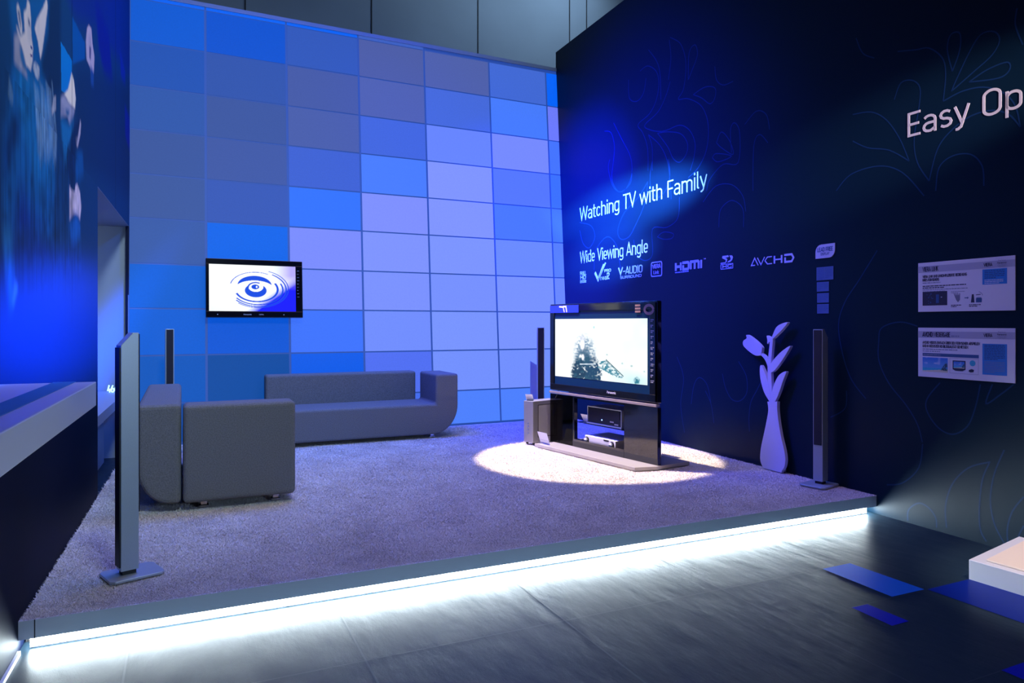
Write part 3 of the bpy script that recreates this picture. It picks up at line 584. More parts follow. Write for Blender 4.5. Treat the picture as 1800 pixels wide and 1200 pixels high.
def make_pile():
    n = 900000
    Y = 3.458+(7.93-3.458)*rng.random(n)**1.55; x0 = -0.60+0.027*(Y-3.47)+.008; x1 = 4.40+0.025*(Y-2.8)-.008; X = x0+(x1-x0)*rng.random(n)
    k = Y < 7.86+SKEW*(X-3); X, Y = X[k], Y[k]
    q = np.stack([X, Y], 1); dz = q @ F_[:2]; px = 900+FPX*(q @ R_[:2])/dz
    k = (px > -60) & (px < 1860); X, Y = X[k], Y[k]; n = len(X); dist = np.hypot(X, Y)
    ang = rng.random(n)*2*math.pi; wd = 0.0022+0.0006*dist*rng.random(n); h = 0.0095*(0.6+0.6*rng.random(n))
    lean = 0.010*rng.standard_normal((n, 2))
    d = np.stack([np.cos(ang), np.sin(ang)], 1)*wd[:, None]
    co = np.zeros((n, 3, 3)); co[:, 0, :2] = np.stack([X, Y], 1)-d; co[:, 1, :2] = np.stack([X, Y], 1)+d; co[:, :2, 2] = cz-.001
    co[:, 2, :2] = np.stack([X, Y], 1)+lean; co[:, 2, 2] = cz+h
    fr = co[:, 2, 1] < 3.447; co[fr, 2, 1] = 3.447
    me = bpy.data.meshes.new('pile'); me.vertices.add(3*n); me.vertices.foreach_set('co', co.astype(np.float32).ravel())
    me.loops.add(3*n); me.loops.foreach_set('vertex_index', np.arange(3*n, dtype=np.int32))
    me.polygons.add(n); me.polygons.foreach_set('loop_start', np.arange(0, 3*n, 3, dtype=np.int32)); me.polygons.foreach_set('loop_total', np.full(n, 3, np.int32))
    me.update(); me.materials.append(M['pile']); o = bpy.data.objects.new('pile', me); COL.objects.link(o); o.parent = carpet; o['kind'] = 'stuff'
make_pile()

# ================================================================== COUNTER ON THE LEFT
ct = empty('counter', 'long white bar counter projecting from the mural wall at the left edge', 'counter', LW.mat(-0.52, 1.04, 0))
b = MB('white'); b.box(-4.5, 0.0, 0.0, 0, 0.086, 0.335, bev=0.003); b.build('slab', parent=ct)
b = MB('skyblue'); b.box(-4.5, 0.0865, 0.205, -0.002, 0.0885, 0.272); b.build('inlay_strip', parent=ct, label='blue strip set into the counter top')
led = empty('ledge', 'low white ledge in the passage behind the mural wall', 'ledge', LW.mat(YO, 0.0, 0))
b = MB('grey'); b.box(0.003, 0.60, -0.30, 2.1, 0.68, -0.001, bev=.003); b.build('shelf_board', parent=led)
b = MB('grey'); b.box(0.004, 0.0, -0.29, 2.08, 0.60, -0.20); b.build('support', parent=led)
b = MB('digit', 'mblack'); write(b, '464', 0.0, 0.0, 0.07, 0.10, 0.08, 0, 0.006, 0)
p = C_+ray(189, 702)*6.75
o = tag(b.build('display_digits', matrix=Matrix(((0.9, 0, -0.43, p[0]), (-0.43, 0, -0.9, p[1]), (0, 1, 0, 0.68), (0, 0, 0, 1)))), 'small glowing pale blue digits 464 standing on the passage ledge', 'display')

# ================================================================== SOFAS
def foot(x, y, z0, z1):
    b = MB('chrome'); b.box(x-.03, y-.03, z0, x+.03, y+.03, z0+.012, bev=.003); b.box(x-.018, y-.018, z0+.012, x+.018, y+.018, z1); return b
# long sofa before the panel wall
sx = at(0.78, 7.12, DECK)
s2 = empty('sofa', 'long grey wool sofa before the lit panel wall with one curved arm', 'sofa', sx, 'grey sofas')
Lb, hs, ha, g0 = 1.89, 0.355, 0.665, 0.035
prof = [(0, g0), (1.62, g0)]+[(1.62+.27*math.sin(t), g0+.30-.30*math.cos(t)) for t in np.linspace(0.12, math.pi/2, 12)]+[(1.89, ha), (1.64, ha), (1.64, hs), (0, hs)]
b = MB('fabric'); b.prism(prof, 1, 0, 0.57, bev=0.025); b.build('seat', parent=s2, smooth=False)
bp = [(.575, g0+.02), (.63, g0)]+[(.63+.17*math.sin(t), g0+.25-.25*math.cos(t)) for t in np.linspace(.2, math.pi/2, 8)]+[(.80, .63), (.775, ha), (.60, ha), (.575, .64)]
bp = [(.575, g0), (.62, g0)]+[(.62+.13*math.sin(t), g0+.25-.25*math.cos(t)) for t in np.linspace(.2, math.pi/2, 8)]+[(.765, ha), (.575, ha)]
b = MB('fabric'); b.prism(bp, 0, 0.0, 1.60, bev=0.025); b.build('backrest', parent=s2)
for x, y in ((.12, .08), (1.62, .08), (.12, .60), (1.55, .52)): foot(x, y, 0.0, g0+.012).build('foot', parent=s2)
# sofa at the left, end slab towards us
s1 = empty('sofa', 'shorter grey wool sofa by the left wall seen from its flat end', 'sofa', at(0.0, 5.0, DECK), 'grey sofas')
hb, g1 = 0.685, 0.045
bp = [(0, g1), (-.06, g1)]+[(-.06-.20*math.sin(t), g1+.26-.26*math.cos(t)) for t in np.linspace(.15, math.pi/2, 10)]+[(-.26, hb), (-.005, hb), (-.005, g1)]
bp = bp[1:]
b = MB('fabric'); b.prism(bp, 1, 0.02, 1.74, bev=0.03); b.build('backrest', parent=s1)
b = MB('fabric'); b.box(0.005, 0.0, g1, 0.70, 0.22, hb-.01, bev=0.03, seg=4); b.build('armrest', parent=s1)
b = MB('fabric'); b.box(0.005, 0.23, g1, 0.70, 1.74, .355, bev=0.03, seg=4); b.build('seat', parent=s1)
for x, y in ((.13, .10), (.58, .10), (.13, 1.6), (.58, 1.6)): foot(x, y, 0.0, g1+.012).build('foot', parent=s1)

# ================================================================== TALL SPEAKERS
def tower(loc, n, label, H=1.155, cut=0.06):
    """front faces local +x"""
    r = empty('tower_speaker', label, 'speaker', at(loc[0], loc[1], DECK, math.atan2(n[1], n[0])), 'tower speakers around the platform')
    b = MB('alu'); b.prism([(-.10, -.08), (-.08, -.10), (.12, -.10), (.14, -.08), (.14, .08), (.12, .10), (-.08, .10), (-.10, .08)], 2, 0.0, 0.012, bev=0.002); b.build('base', parent=r)
    b = MB('mblack'); b.box(-.03, -.026, .012, .03, .026, .035); b.build('neck', parent=r)
    b = MB('alu'); b.prism([(-.040, .032), (.038, .032), (.038, H), (.012, H), (-.040, H-cut)], 1, -.037, .037, bev=0.002); b.build('cabinet', parent=r)
    b = MB('grille'); b.prism([(.0385, .30), (.0445, .30), (.0445, H-.006), (.0385, H-.006)], 1, -.029, .029); b.build('grille', parent=r)
    b = MB('mblack'); b.prism([(-.0405, .05), (-.046, .05), (-.046, H-cut-.01), (-.0405, H-cut-.01)], 1, -.034, .034); b.build('back_panel', parent=r)
    return r
tower((-0.235, 3.85), (.942, .333), 'tall silver tower speaker at the front left corner beside the white counter')
tower((4.305, 3.835), (-.971, -.239), 'tall silver tower speaker at the front right beside the white vase cut-out')
tower((-0.107, 7.40), (0.10, -.99), 'slim tower speaker standing behind the shorter grey sofa', H=1.147)
tower((3.47, 6.76), (-.40, -.92), 'slim tower speaker rising behind the silver subwoofer', H=1.155)
p = C_+ray(941, 640)*8.4
r = empty('speaker', 'short slanted-top silver speaker left of the tower behind the subwoofer', 'speaker', at(p[0]+.0, p[1], DECK, -TH))
b = MB('alu'); b.box(-.10, -.06, 0, .10, .08, .012, bev=.002); b.build('base', parent=r)
b = MB('alu'); b.prism([(-.060, .012), (.06, .012), (.06, .68), (-.060, .755)], 1, -.03, .05, bev=.002); b.build('cabinet', parent=r)

# ================================================================== FLOOR TELEVISION
a0 = onz(967.3, 774.8, .165); a1 = onz(1153.9, 817.8, .165); e = (a1-a0)/np.linalg.norm(a1-a0)
TV = Frame((a0[0], a0[1], 0), e, (0, 0, 1), np.cross(e, (0, 0, 1)))
W = float(np.linalg.norm(a1-a0))+.01
tv = empty('television_stand', 'large black flat television on its glossy black floor stand with equipment shelf', 'television', TV.mat(0, DECK, 0))
q = lambda x, y: (TV.px(x, y)[0], TV.px(x, y)[1]-DECK)
ztop = q(967, 535)[1]; zb = q(967, 686.6)[1]+.012
(sl, st), (sr, sb) = q(976.6, 560.7), q(1138.7, 675.9)
sb = (q(976.6, 661.3)[1]+sb)/2; st = (st+q(1138.7, 559.2)[1])/2
b = MB('black'); b.box(0, zb, -.050, W, ztop, 0, bev=.006); b.build('screen_housing', parent=tv)
b = MB('black'); f0 = .0
b.box(0.012, zb+.005, 0, W-.012, sb-.075, .012, bev=.003); b.box(0.012, st+.075, 0, W-.012, ztop-.012, .012, bev=.003); b.box(.012, sb-.075, 0, sl-.012, st+.075, .012, bev=.003); b.box(sr+.03, sb-.075, 0, W-.012, st+.075, .012, bev=.003)
bez = b.build('bezel', parent=tv)
innerm = mat('panel_surround', (0.004, 0.022, 0.055), 0.25)
b = MB(innerm); b.box(sl-.012, sb-.075, 0, sr+.03, st+.075, .002); b.build('panel_surround', parent=tv)
def film(u, v):
    n1 = vnoise(u, v, 26, 16, 1); n2 = vnoise(u, v, 70, 44, 2); n3 = vnoise(u, v, 9, 5, 3); n4 = vnoise(u, v, 34, 70, 9)
    c = np.ones(u.shape+(3,))*np.array((0.95, 1.0, 1.0))
    c -= (np.clip((u-.45)*1.5, 0, 1)*n3)[..., None]*np.array((.28, .05, .03))
    sh = (np.clip((u-.5)*3, 0, 1)*np.clip((.24-v)*6, 0, 1)*.25)[..., None]; c -= sh*np.array((1.0, .55, .4))
    def lay(m, col):
        m = np.clip(m, 0, 1)[..., None]; c[...] = c*(1-m)+np.array(col)*m
    ell = lambda cx, cy, rx, ry: 1-np.sqrt(((u-cx)/rx)**2+((v-cy)/ry)**2)
    lay(ell(.355, .40, .15, .40)*3*np.clip(n2*1.6-.1, 0, 1)*np.clip(n4+.3, 0, 1), (.22, .34, .46)); lay(ell(.355, .30, .13, .30)*2*np.clip(n1*1.5-.3, 0, 1), (.06, .14, .22))
    lay(ell(.36, .10, .18, .36)*4*np.clip(n1*2.2-.25, 0, 1)*np.clip(n4*1.8, 0, 1), (.02, .09, .15))
    lay(ell(.30, .06, .12, .28)*4*np.clip(n2*2.4-.7, 0, 1), (.01, .05, .10)); lay(ell(.46, .10, .10, .30)*4*np.clip(n2*2.2-.5, 0, 1), (.01, .06, .13))
    lay(ell(.33, .58, .030, .11)*4, (.86, .88, .96)); lay(ell(.33, .68, .045, .06)*2*n2, (.62, .66, .78)); lay(ell(.335, .36, .018, .06)*3, (.85, .85, .9))
    line = lambda x0, y0, x1, y1, wd: (1-np.abs((v-y0)-(y1-y0)/(x1-x0)*(u-x0))/wd)*((u > x0) & (u < x1))
    lay(line(.30, .24, .48, .26, .010)*3, (.7, .8, .9))
    tri = inside([(.50, .30), (.59, .33), (.66, .24), (.78, .06), (.69, .08), (.56, .17)], u, v)
    lay(tri*np.clip(n2*1.9-.35, 0, 1), (.04, .22, .30)); lay(line(.59, .345, .77, .10, .012)*3, (.03, .10, .12)); lay(line(.50, .22, .70, .10, .010)*2, (.05, .25, .33))
    lay(ell(.90, .05, .035, .07)*3*n2*1.4, (.03, .20, .28)); lay(ell(.46, .86, .012, .03)*2, (.45, .75, .75))
    for x, y in ((.76, .30), (.85, .27), (.97, .20), (.60, .42)): lay(ell(x, y, .016, .022)*2*n2, (.4, .55, .55))
    return c
picture('screen', 260, 150, sr-sl, st-sb, film, mat_attr('film_picture', emission=1.15, rough=0.35, diffuse=0.01, spec=0.04), parent=tv, z=0.0).location = (sl, sb, .004)
b = MB('letter'); write(b, 'Panasonic', .66*W-.11, zb+.035, .022, .12, .07, .012, .0128); b.build('logo', parent=bez, label='small pale maker name on the lower bezel')
b = MB('gold'); p1 = q(1121, 542); b.ribbon(arc(p1[0]+.145, p1[1]-.01, .05, .035, 0, 360, 24), .012, .012, .0128); b.build('sticker', parent=bez, label='round bronze sticker in the upper right corner')
b = MB('gold')
for k in range(3): b.box(p1[0]-.02, p1[1]-.035+k*.026, .012, p1[0]+.045, p1[1]-.018+k*.026, .0128)
b.build('sticker', parent=bez, label='small striped bronze sticker')
for k in range(12):
    b = MB('gold', 'faint')
    zz = p1[1]-.10-k*.046; wdt = (.036, .03, .04)[k % 3]; small_print(b, 2, sr+.045, zz, .008, .013, wdt, 1, .0125); b.build('sticker', parent=bez)
b = MB('bluereflect', 'letter'); p1 = q(969, 546); b.box(.02, ztop-.085, .012, .46, ztop-.014, .0128); b.ribbon([(.16, ztop-.026), (.225, ztop-.03), (.235, ztop-.055), (.245, ztop-.08)], .007, .0125, .0132, 1); b.ribbon([(.225, ztop-.026), (.27, ztop-.026), (.28, ztop-.08)], .008, .0125, .0132, 1)  # wall glow mirrored in the bezel, painted as blue patch with white streaks
b.build('bezel_reflection', parent=bez, label='blue reflection painted on the upper left bezel')
b = MB('pinkbrown'); b.box(0.0, zb-.030, -.03, W, zb-.008, .016, bev=.004); b.build('trim_strip', parent=tv)
zs = zb-.035; (ol, ot), (orr, ob) = q(1009.5, 701), q(1097, 790); ot = min(ot+.01, zs-.01)
b = MB('smoke'); b.box(0.0, .03, -.012, ol-.02, zs, 0.0); b.build('glass_panel', parent=tv, label='smoked glass panel left of the equipment opening')
b = MB('black'); b.box(ol-.022, .03, -.04, ol, zs, 0.002, bev=.002); b.box(orr, .03, -.04, W+.005, zs, .002, bev=.003); b.box(ol, .03, -.04, orr, ob, .002); b.box(ol, ot, -.04, orr, zs, .002); b.build('front_panel', parent=tv)
b = MB('mblack'); b.box(orr, .03, -.40, orr+.02, zs, -.04); b.box(ol-.02, .03, -.40, ol-.002, .09, -.04); b.box(ol-.02, .03, -.40, orr+.02, .05, -.04); b.box(ol-.02, zs-.02, -.40, orr+.02, zs, -.041); b.build('shelf_box', parent=tv)
zsh = q(1009, 741)[1]
b = MB('clear'); b.box(ol-.018, zsh-.008, -.39, orr-.001, zsh, -.041); b.build('glass_shelf', parent=tv)
pl = [onz(939.6, 784.3, DECK), onz(1120, 829, DECK), onz(1152, 821, DECK)]
loc = [((p-TV.o) @ TV.u, (p-TV.o) @ TV.n) for p in pl]
b = MB('base'); b.prism([(loc[0][0], loc[0][1]), (loc[1][0]-.03, loc[1][1]), (W+.02, .03), (W+.02, -.36), (.08, -.36), (.08, -.05)], 1, 0.0, .03, bev=.003); b.build('base_plate', parent=tv)
# equipment inside the stand
(x0, yt), (x1, _) = q(1030, 709), q(1097, 709); 
def tvm(s, z, d): return TV.mat(s, DECK+z, d)
def box_frame(name, label, cat, s, z, d): return empty(name, label, cat, tvm(s, z, d))
r = box_frame('video_recorder', 'black video recorder with silver edges on the glass shelf of the stand', 'recorder', ol+.13, zsh, -.06)
b = MB('recblack'); b.box(0, .012, -.25, .46, .155, 0, bev=.004); b.build('cabinet', parent=r)
b = MB('alu'); b.box(-.006, .0, -.25, .0, .16, .004); b.box(.46, .0, -.25, .466, .16, .004); b.box(-.006, .155, -.25, .466, .162, .003); b.box(-.006, 0, -.25, .466, .012, .008); b.build('side_trim', parent=r)
b = MB('recblack'); b.box(.02, .075, .0005, .44, .148, .004, bev=.001); b.build('flap', parent=r)
b = MB('ledblue'); b.cyl((.20, .05), .006, 2, 0, .004, 0, 10); b.build('pilot_lamp', parent=r)
for x, y in ((.31, .04), (.37, .022)): b = MB('silver'); b.box(x, y, 0.0, x+.05, y+.012, .002); b.build('indicator', parent=r)
r = box_frame('amplifier', 'silver amplifier with round knobs at the bottom of the television stand', 'amplifier', ol+.10, .0515, -.046)
b = MB('ampsilver'); b.box(0, .012, -.30, .43, .098, 0, bev=.004); b.build('cabinet', parent=r)
for x in (.035, .385): b = MB('chrome', 'mblack'); b.cyl((x, .06), .027, 2, 0.0, .006, 1, 24); b.cyl((x, .06), .022, 2, .006, .024, 0, 24, .019); b.build('knob', parent=r)
b = MB('mblack'); b.box(.27, .078, 0, .34, .092, .0015); b.build('display_window', parent=r)
for k in range(5): b = MB('mblack'); b.box(.11+k*.03, .035, 0, .125+k*.03, .041, .0015); b.build('button', parent=r)
for x in (.03, .38): b = MB('mblack'); b.box(x, 0, -.28, x+.03, .012, -.02); b.build('foot', parent=r)
# cards
def card(label, M4, w_, h_, nl):
    c = empty('price_card', label, 'card', M4, 'white info cards')
    b = MB('card'); b.prism([(0, 0), (0.0, .002), (-.040, h_), (-.0415, h_)], 0, 0, w_)
    o = b.build('sheet', parent=c)
    b = MB('inkgrey'); 
    for i in range(nl):
        t = .85-.13*i; y_ = -.040*t; z_ = h_*t
        r_ = random.Random(i*7+nl); xx = .1*w_
        while xx < .85*w_:
            l = r_.uniform(.06, .2)*w_; l = min(l, .9*w_-xx); b.face([(xx, y_-.0006, z_), (xx+l, y_-.0006, z_), (xx+l, y_+.0016-.0006, z_-.004), (xx, y_+.0016-.0006, z_-.004)]); xx += l+.04*w_
    b.build('print', parent=o); return c
def face_to(p, toward): 
    d = Vector((toward[0], toward[1], 0)).normalized(); ang = math.atan2(d.y, d.x)+math.pi/2; return at(p[0], p[1], p[2], ang)
# the cards lean back: their print faces local -y

# ================================================================== SUBWOOFER
A, Bp = onz(920.6, 779.4), onz(937, 782.3); ez = Bp-A; wf = float(np.linalg.norm(ez)); ez /= wf
SD = np.array([.93, .36, 0]); SD /= np.linalg.norm(SD)
nrm = np.array([ez[1], -ez[0], 0]); nrm = -nrm if nrm @ F_ > 0 else nrm          # the narrow front faces us
dep = -nrm
sub = empty('subwoofer', 'boxy silver subwoofer on the carpet left of the floor television', 'speaker', Matrix(((ez[0], dep[0], 0, A[0]), (ez[1], dep[1], 0, A[1]), (0, 0, 1, DECK), (0, 0, 0, 1))))
Hs = .43; Ds = .44
b = MB('silver'); b.box(0, 0, .02, wf, Ds, Hs, bev=.005); b.build('cabinet', parent=sub)
b = MB('panelgrey', 'mblack'); b.box(wf, .075, .075, wf+.003, Ds-.06, Hs-.045, 0); b.box(wf-.001, .068, .068, wf+.0015, Ds-.053, Hs-.038, 1); b.build('side_grille', parent=sub)
for k in range(4): b = MB('chrome'); b.cyl((wf*.5, .11+k*.033), .008, 1, -.006, 0, 0, 12); b.build('knob', parent=sub)
for x in (.02, wf-.02):
    for y in (.03, Ds-.03): b = MB('mblack'); b.cyl((x, y), .014, 2, 0, .02, 0, 12); b.build('foot', parent=sub)
cm = Matrix(sub.matrix_world) @ Matrix.Translation((.01, .03, Hs)) @ Matrix.Rotation(.45, 4, 'Z')
card('white card leaning on top of the silver subwoofer', cm, .075, .065, 4)
s_, d_ = loc[0][0]+.14, loc[0][1]-.05
cm = TV.mat(s_, DECK+.03, d_) @ Matrix.Rotation(math.pi/2, 4, 'X') @ Matrix.Rotation(0, 4, 'Y')
card('white card standing on the base plate of the television stand', Matrix(TV.mat(.03, DECK+.03, .14)) @ Matrix(((1, 0, 0, 0), (0, 0, 1, 0), (0, -1, 0, 0), (0, 0, 0, 1))), .155, .115, 5)
card('white card on the glass shelf beside the black recorder', Matrix(TV.mat(ol+.02, DECK+zsh, -.10)) @ Matrix(((1, 0, 0, 0), (0, 0, 1, 0), (0, -1, 0, 0), (0, 0, 0, 1))), .10, .075, 4)

# ================================================================== TELEVISION ON THE PANEL WALL
def pq(x, y): return PW.px(x, y)
tvw = empty('wall_television', 'smaller flat television showing water ripples hung on the panel wall', 'television', PW.mat(0, 0, .02))
(l, t), (r_, bt) = pq(356, 456), pq(529, 563); t = (t+pq(529, 462)[1])/2
l2, r2 = l+.02, r_-.0
b = MB('mblack'); b.box(l+.2, bt+.15, -.02, r_-.2, t-.15, .03); b.build('wall_bracket', parent=tvw)
b = MB('black'); b.box(l2, bt+.02, .03, r2, t, .10, bev=.006); b.build('housing', parent=tvw)
(sl2, st2), (sr2, sb2) = pq(365.5, 466), pq(516.5, 549); st2 = (st2+pq(517, 471.5)[1])/2
b = MB('black'); b.box(l2+.004, bt+.024, .10, r2-.004, sb2-.003, .112, bev=.002); b.box(l2+.004, st2+.003, .10, r2-.004, t-.004, .112, bev=.002); b.box(l2+.004, sb2-.003, .10, sl2-.003, st2+.003, .112, bev=.002); b.box(sr2+.003, sb2-.003, .10, r2-.004, st2+.003, .112, bev=.002)
b.build('bezel', parent=tvw)
def ripple(u, v):
    c = np.ones(u.shape+(3,))*np.array((.95, 1.0, 1.0))
    def lay(m, col):
        m = np.clip(m, 0, 1)[..., None]; c[...] = c*(1-m)+np.array(col)*m
    x = (u-.527)*1.79; y = (v-.51)
    lay(np.clip((x*.9-y*1.25-.42)*4, 0, 1), (.01, .01, 1.0)); lay(np.clip((x-.35)*2.5, 0, 1)*np.clip((y+.05)*3, 0, 1)*.8, (.30, .22, .85)); lay(np.clip((y-.2)*2, 0, 1)*np.clip((x-.1)*2, 0, 1)*np.clip((.6-x)*3, 0, 1)*.6, (.55, 1.0, .95))
    lay(np.clip((-y-.2)*2, 0, 1)*np.clip((.1-x), 0, 1)*.5, (.6, .95, 1)); 
    blue = (.01, .07, .70)
    def ring(cx, cy, rx, ry, wd, a0, a1, s=1.0):
        d = np.sqrt(((x-cx)/rx)**2+((y-cy)/ry)**2); an = np.degrees(np.arctan2((y-cy)/ry, (x-cx)/rx)) % 360; a0 %= 360; a1 %= 360
        k = (an > a0) & (an < a1) if a0 < a1 else (an > a0) | (an < a1); lay((1-np.abs(d-1)/wd)*4*k, tuple(blue))
        return d
    ell = lambda cx, cy, rx, ry: 1-np.sqrt(((x-cx)/rx)**2+((y-cy)/ry)**2)
    lay(ell(-.02, .055, .36, .21)*30*(ell(-.02, -.02, .40, .18) < 0.0)*(y > 0), blue)
    lay(ell(0, -.06, .23, .15)*30*(ell(0, .03, .16, .12) < 0), blue); lay(ell(-.01, .02, .085, .055)*14, blue); lay(ell(.02, .02, .02, .025)*5, (.9, 1, 1))
    ring(.0, .0, .16, .115, .12, 60, 190)
    ring(.02, -.03, .44, .27, .06, 200, 30); ring(.04, -.035, .53, .33, .035, 215, 25); ring(.05, -.03, .59, .375, .028, 220, 60); ring(.05, -.02, .64, .41, .018, 230, 70); ring(.0, .03, .52, .31, .02, 60, 170)
    return c
picture('screen', 220, 130, sr2-sl2, st2-sb2, ripple, mat_attr('ripple_picture', emission=1.12, rough=0.35, diffuse=0.01, spec=0.04), parent=tvw).location = (sl2, sb2, .104)
b = MB('letter'); write(b, 'Panasonic', l+.38, bt+.045, .014, .08, .06, .112, .1126); write(b, 'VIERA', l+.53, bt+.045, .012, .05, .06, .112, .1126); b.cyl((l+.13, bt+.05), .005, 2, .112, .114, 0, 8); b.cyl((r_-.2, bt+.05), .005, 2, .112, .114, 0, 8)
b.build('logo', parent=tvw, label='small pale lettering along the lower bezel')
for k in range(9): b = MB('faint'); small_print(b, 1, sr2+.014, st2-.05-k*.035, .006, .01, .03, 0, .1125); b.build('sticker', parent=tvw)

# ================================================================== VASE CUT-OUT
vz = empty('vase_cutout', 'white cut-out silhouette of a vase holding a tulip and leaves', 'decoration', RW.mat(0, DECK, .045))
vq = lambda pts, ox=1240, oy=560, k=1/6: [(RW.px(ox+x*k, oy+y*k)[0], RW.px(ox+x*k, oy+y*k)[1]-DECK) for x, y in pts]
def slab(name, poly, d0=0, d1=.03): b = MB('foam'); b.prism(poly, 2, d0, d1, bev=0.002, seg=1); return b.build(name, parent=vz)
vl = smooth_line(vq([(725,870),(735,960),(715,1080),(690,1200),(660,1340),(648,1450),(660,1520),(685,1570)]), n=4); vr = smooth_line(vq([(875,1600),(905,1560),(918,1480),(905,1380),(870,1230),(845,1080),(832,960),(832,870)]), n=4)
dx = vl[0][0]
vlz = [(p[0], max(p[1], 0.0)) for p in vl]; vrz = [(p[0], max(p[1], 0.0)) for p in vr]
slab('vase', [(vlz[-1][0], 0.0)][:0]+vlz[:-1]+[(vlz[-1][0], 0.0), (vrz[0][0], 0.0)]+vrz[1:])
def leafpoly(pts, n=4): return smooth_line(vq(pts), closed=True, n=n)
slab('stem', smooth_line(vq([(745,880),(738,760),(728,600),(728,460),(750,260),(762,205),(785,205),(775,330),(765,470),(768,600),(775,760),(790,880)]), closed=True, n=3), .001, .029)
slab('stem', smooth_line(vq([(645,372),(690,420),(722,490),(735,560),(752,560),(745,480),(710,400),(662,362)]), closed=True, n=3), .002, .028)
slab('tulip_flower', leafpoly([(500,172),(530,178),(600,230),(660,290),(668,320),(655,378),(605,388),(540,350),(480,295),(465,262),(472,230),(505,205)]))
slab('leaf', leafpoly([(940,40),(870,55),(820,90),(790,150),(768,210),(785,212),(830,170),(890,110)]))
slab('leaf', leafpoly([(970,285),(880,340),(800,420),(755,490),(760,560),(800,545),(860,470),(920,380)]))
slab('leaf', leafpoly([(925,555),(850,590),(800,680),(775,770),(785,880),(810,865),(850,780),(890,660)]))
slab('leaf', leafpoly([(650,492),(672,505),(720,620),(755,760),(760,880),(742,860),(690,770),(655,650),(645,560)]))
slab('bud', leafpoly([(715,180),(735,182),(765,205),(765,235),(745,248),(722,265),(722,225)]), .003, .027)
b = MB('foam'); x0_, x1_ = vlz[-1][0], vrz[0][0]; b.box(x0_+.02, 0, -.04, x1_-.02, .05, 0.001); b.build('foot', parent=vz)

# ================================================================== LETTERING AND LOGOS ON THE RIGHT WALL
def wall_mark(name, mats, label, cat, x, y, fn, group=None):
    u, v = RW.px(x, y); b = MB(*mats); fn(b); o = b.build(name, matrix=RW.mat(u, v, 0.0)); return tag(o, label, cat, group)
def span(xa, ya, xb, yb):
    (ua, va), (ub, vb) = RW.px(xa, ya), RW.px(xb, yb); return ub-ua, vb-va
w1 = span(1019, 390, 1244, 333)[0]
wall_mark('wall_lettering', ['letter'], 'raised white heading reading Watching TV with Family', 'lettering', 1019, 389, lambda b: write(b, 'Watching TV with Family', 0, 0, .170, w1, .042, 0, .004), 'white headings on the dark wall')
w2 = span(1019, 463, 1139, 445)[0]
wall_mark('wall_lettering', ['letter'], 'raised white heading reading Wide Viewing Angle', 'lettering', 1019.5, 463, lambda b: write(b, 'Wide Viewing Angle', 0, 0, .150, w2, .044, 0, .004), 'white headings on the dark wall')
we = span(1593, 243, 1706, 214)[0]
def easy(b):
    write(b, 'Easy', 0, 0, .165, we, .050, 0, .003); u2 = span(1593, 243, 1724, 205)[0]; write(b, 'Operation', u2, 0, .165, 0.90, .050, 0, .003)
wall_mark('wall_lettering', ['letter'], 'large pale heading beginning Easy Op cut by the right picture edge', 'lettering', 1593, 243, easy, 'white headings on the dark wall')
LG = 'logo row on the dark wall'
def hd(b):
    write(b, 'FULL', 0, .098, .045, .15, .09); write(b, 'HD', 0, .042, .05, .15, .11); b.plate([(0, 0), (.15, 0), (.15, .034), (0, .034)], 0, .003); write(b, '1080'.replace('1', 'I').replace('0', 'O').replace('8', 'B'), .01, .006, .022, .13, .07, .003, .0036, 1)
wall_mark('wall_logo', ['logo', 'navy'], 'small white stacked logo reading FULL HD, leftmost of the logo row', 'logo', 1020, 497.5, hd, LG)
def vreal(b):
    b.ribbon([(0, .09), (.075, 0), (.21, .17)], .018, 0, .003); b.plate([(.05, 0), (.10, 0), (.26, .185), (.235, .195)], 0, .003)
    write(b, 'real', .13, -.01, .055, .17, .07); write(b, '2', .27, -.005, .075, .07, .1); write(b, 'PRO', .22, .078, .034, .15, .1)
wall_mark('wall_logo', ['logo'], 'white tick-shaped logo with small PRO lettering, second in the logo row', 'logo', 1046, 492, vreal, LG)
wv = span(1087, 487, 1130, 480)[0]
def vaudio(b):
    write(b, 'V', 0, .045, .085, .10, .10); write(b, '-AUDIO', .10, .045, .085, wv-.10, .06); write(b, 'SURROUND', .04, 0, .03, wv-.06, .09)
wall_mark('wall_logo', ['logo'], 'white logo reading V-AUDIO SURROUND, third in the logo row', 'logo', 1087, 490.5, vaudio, LG)
ww = span(1145, 487, 1163.5, 480)[0]
def vlink(b):
    b.ribbon([(x*1, y) for x, y in rr(0, 0, ww, .145, .022)][:-1], .006, 0, .003, closed=True); write(b, 'VIERA', .02, .082, .042, ww-.04, .08); write(b, 'Link', .04, .022, .036, ww-.09, .06)
wall_mark('wall_logo', ['logo'], 'white rounded square logo reading VIERA Link, fourth in the logo row', 'logo', 1145, 486, vlink, LG)
wh = span(1187, 478, 1236, 470)[0]
def hdmi(b):
    k = wh/4.0; R = lambda p: b.ribbon([(x*k, .022+y*.078) for x, y in p], .0125, 0, .003)
    R([(.1, .0), (.1, 1)]); R([(.85, 0), (.85, 1)]); R([(.1, .5), (.85, .5)])
    R([(1.1, .92), (1.9, .92), (2.0, .75), (2.0, .25), (1.9, .08), (1.2, .08), (1.2, .62)])
    R([(2.3, 0), (2.3, .92), (3.3, .92), (3.4, .8), (3.4, 0)]); R([(2.85, .92), (2.85, 0)]); R([(3.75, 0), (3.75, 1)])
    small_print(b, 1, 0, 0, .010, .02, wh, 0, .002); write(b, 'TM', wh+.01, .10, .012, .03, .08)
wall_mark('wall_logo', ['logo'], 'bold white logo reading HDMI, fifth in the logo row', 'logo', 1187, 480, hdmi, LG)
ws = span(1267, 472, 1288.5, 470)[0]
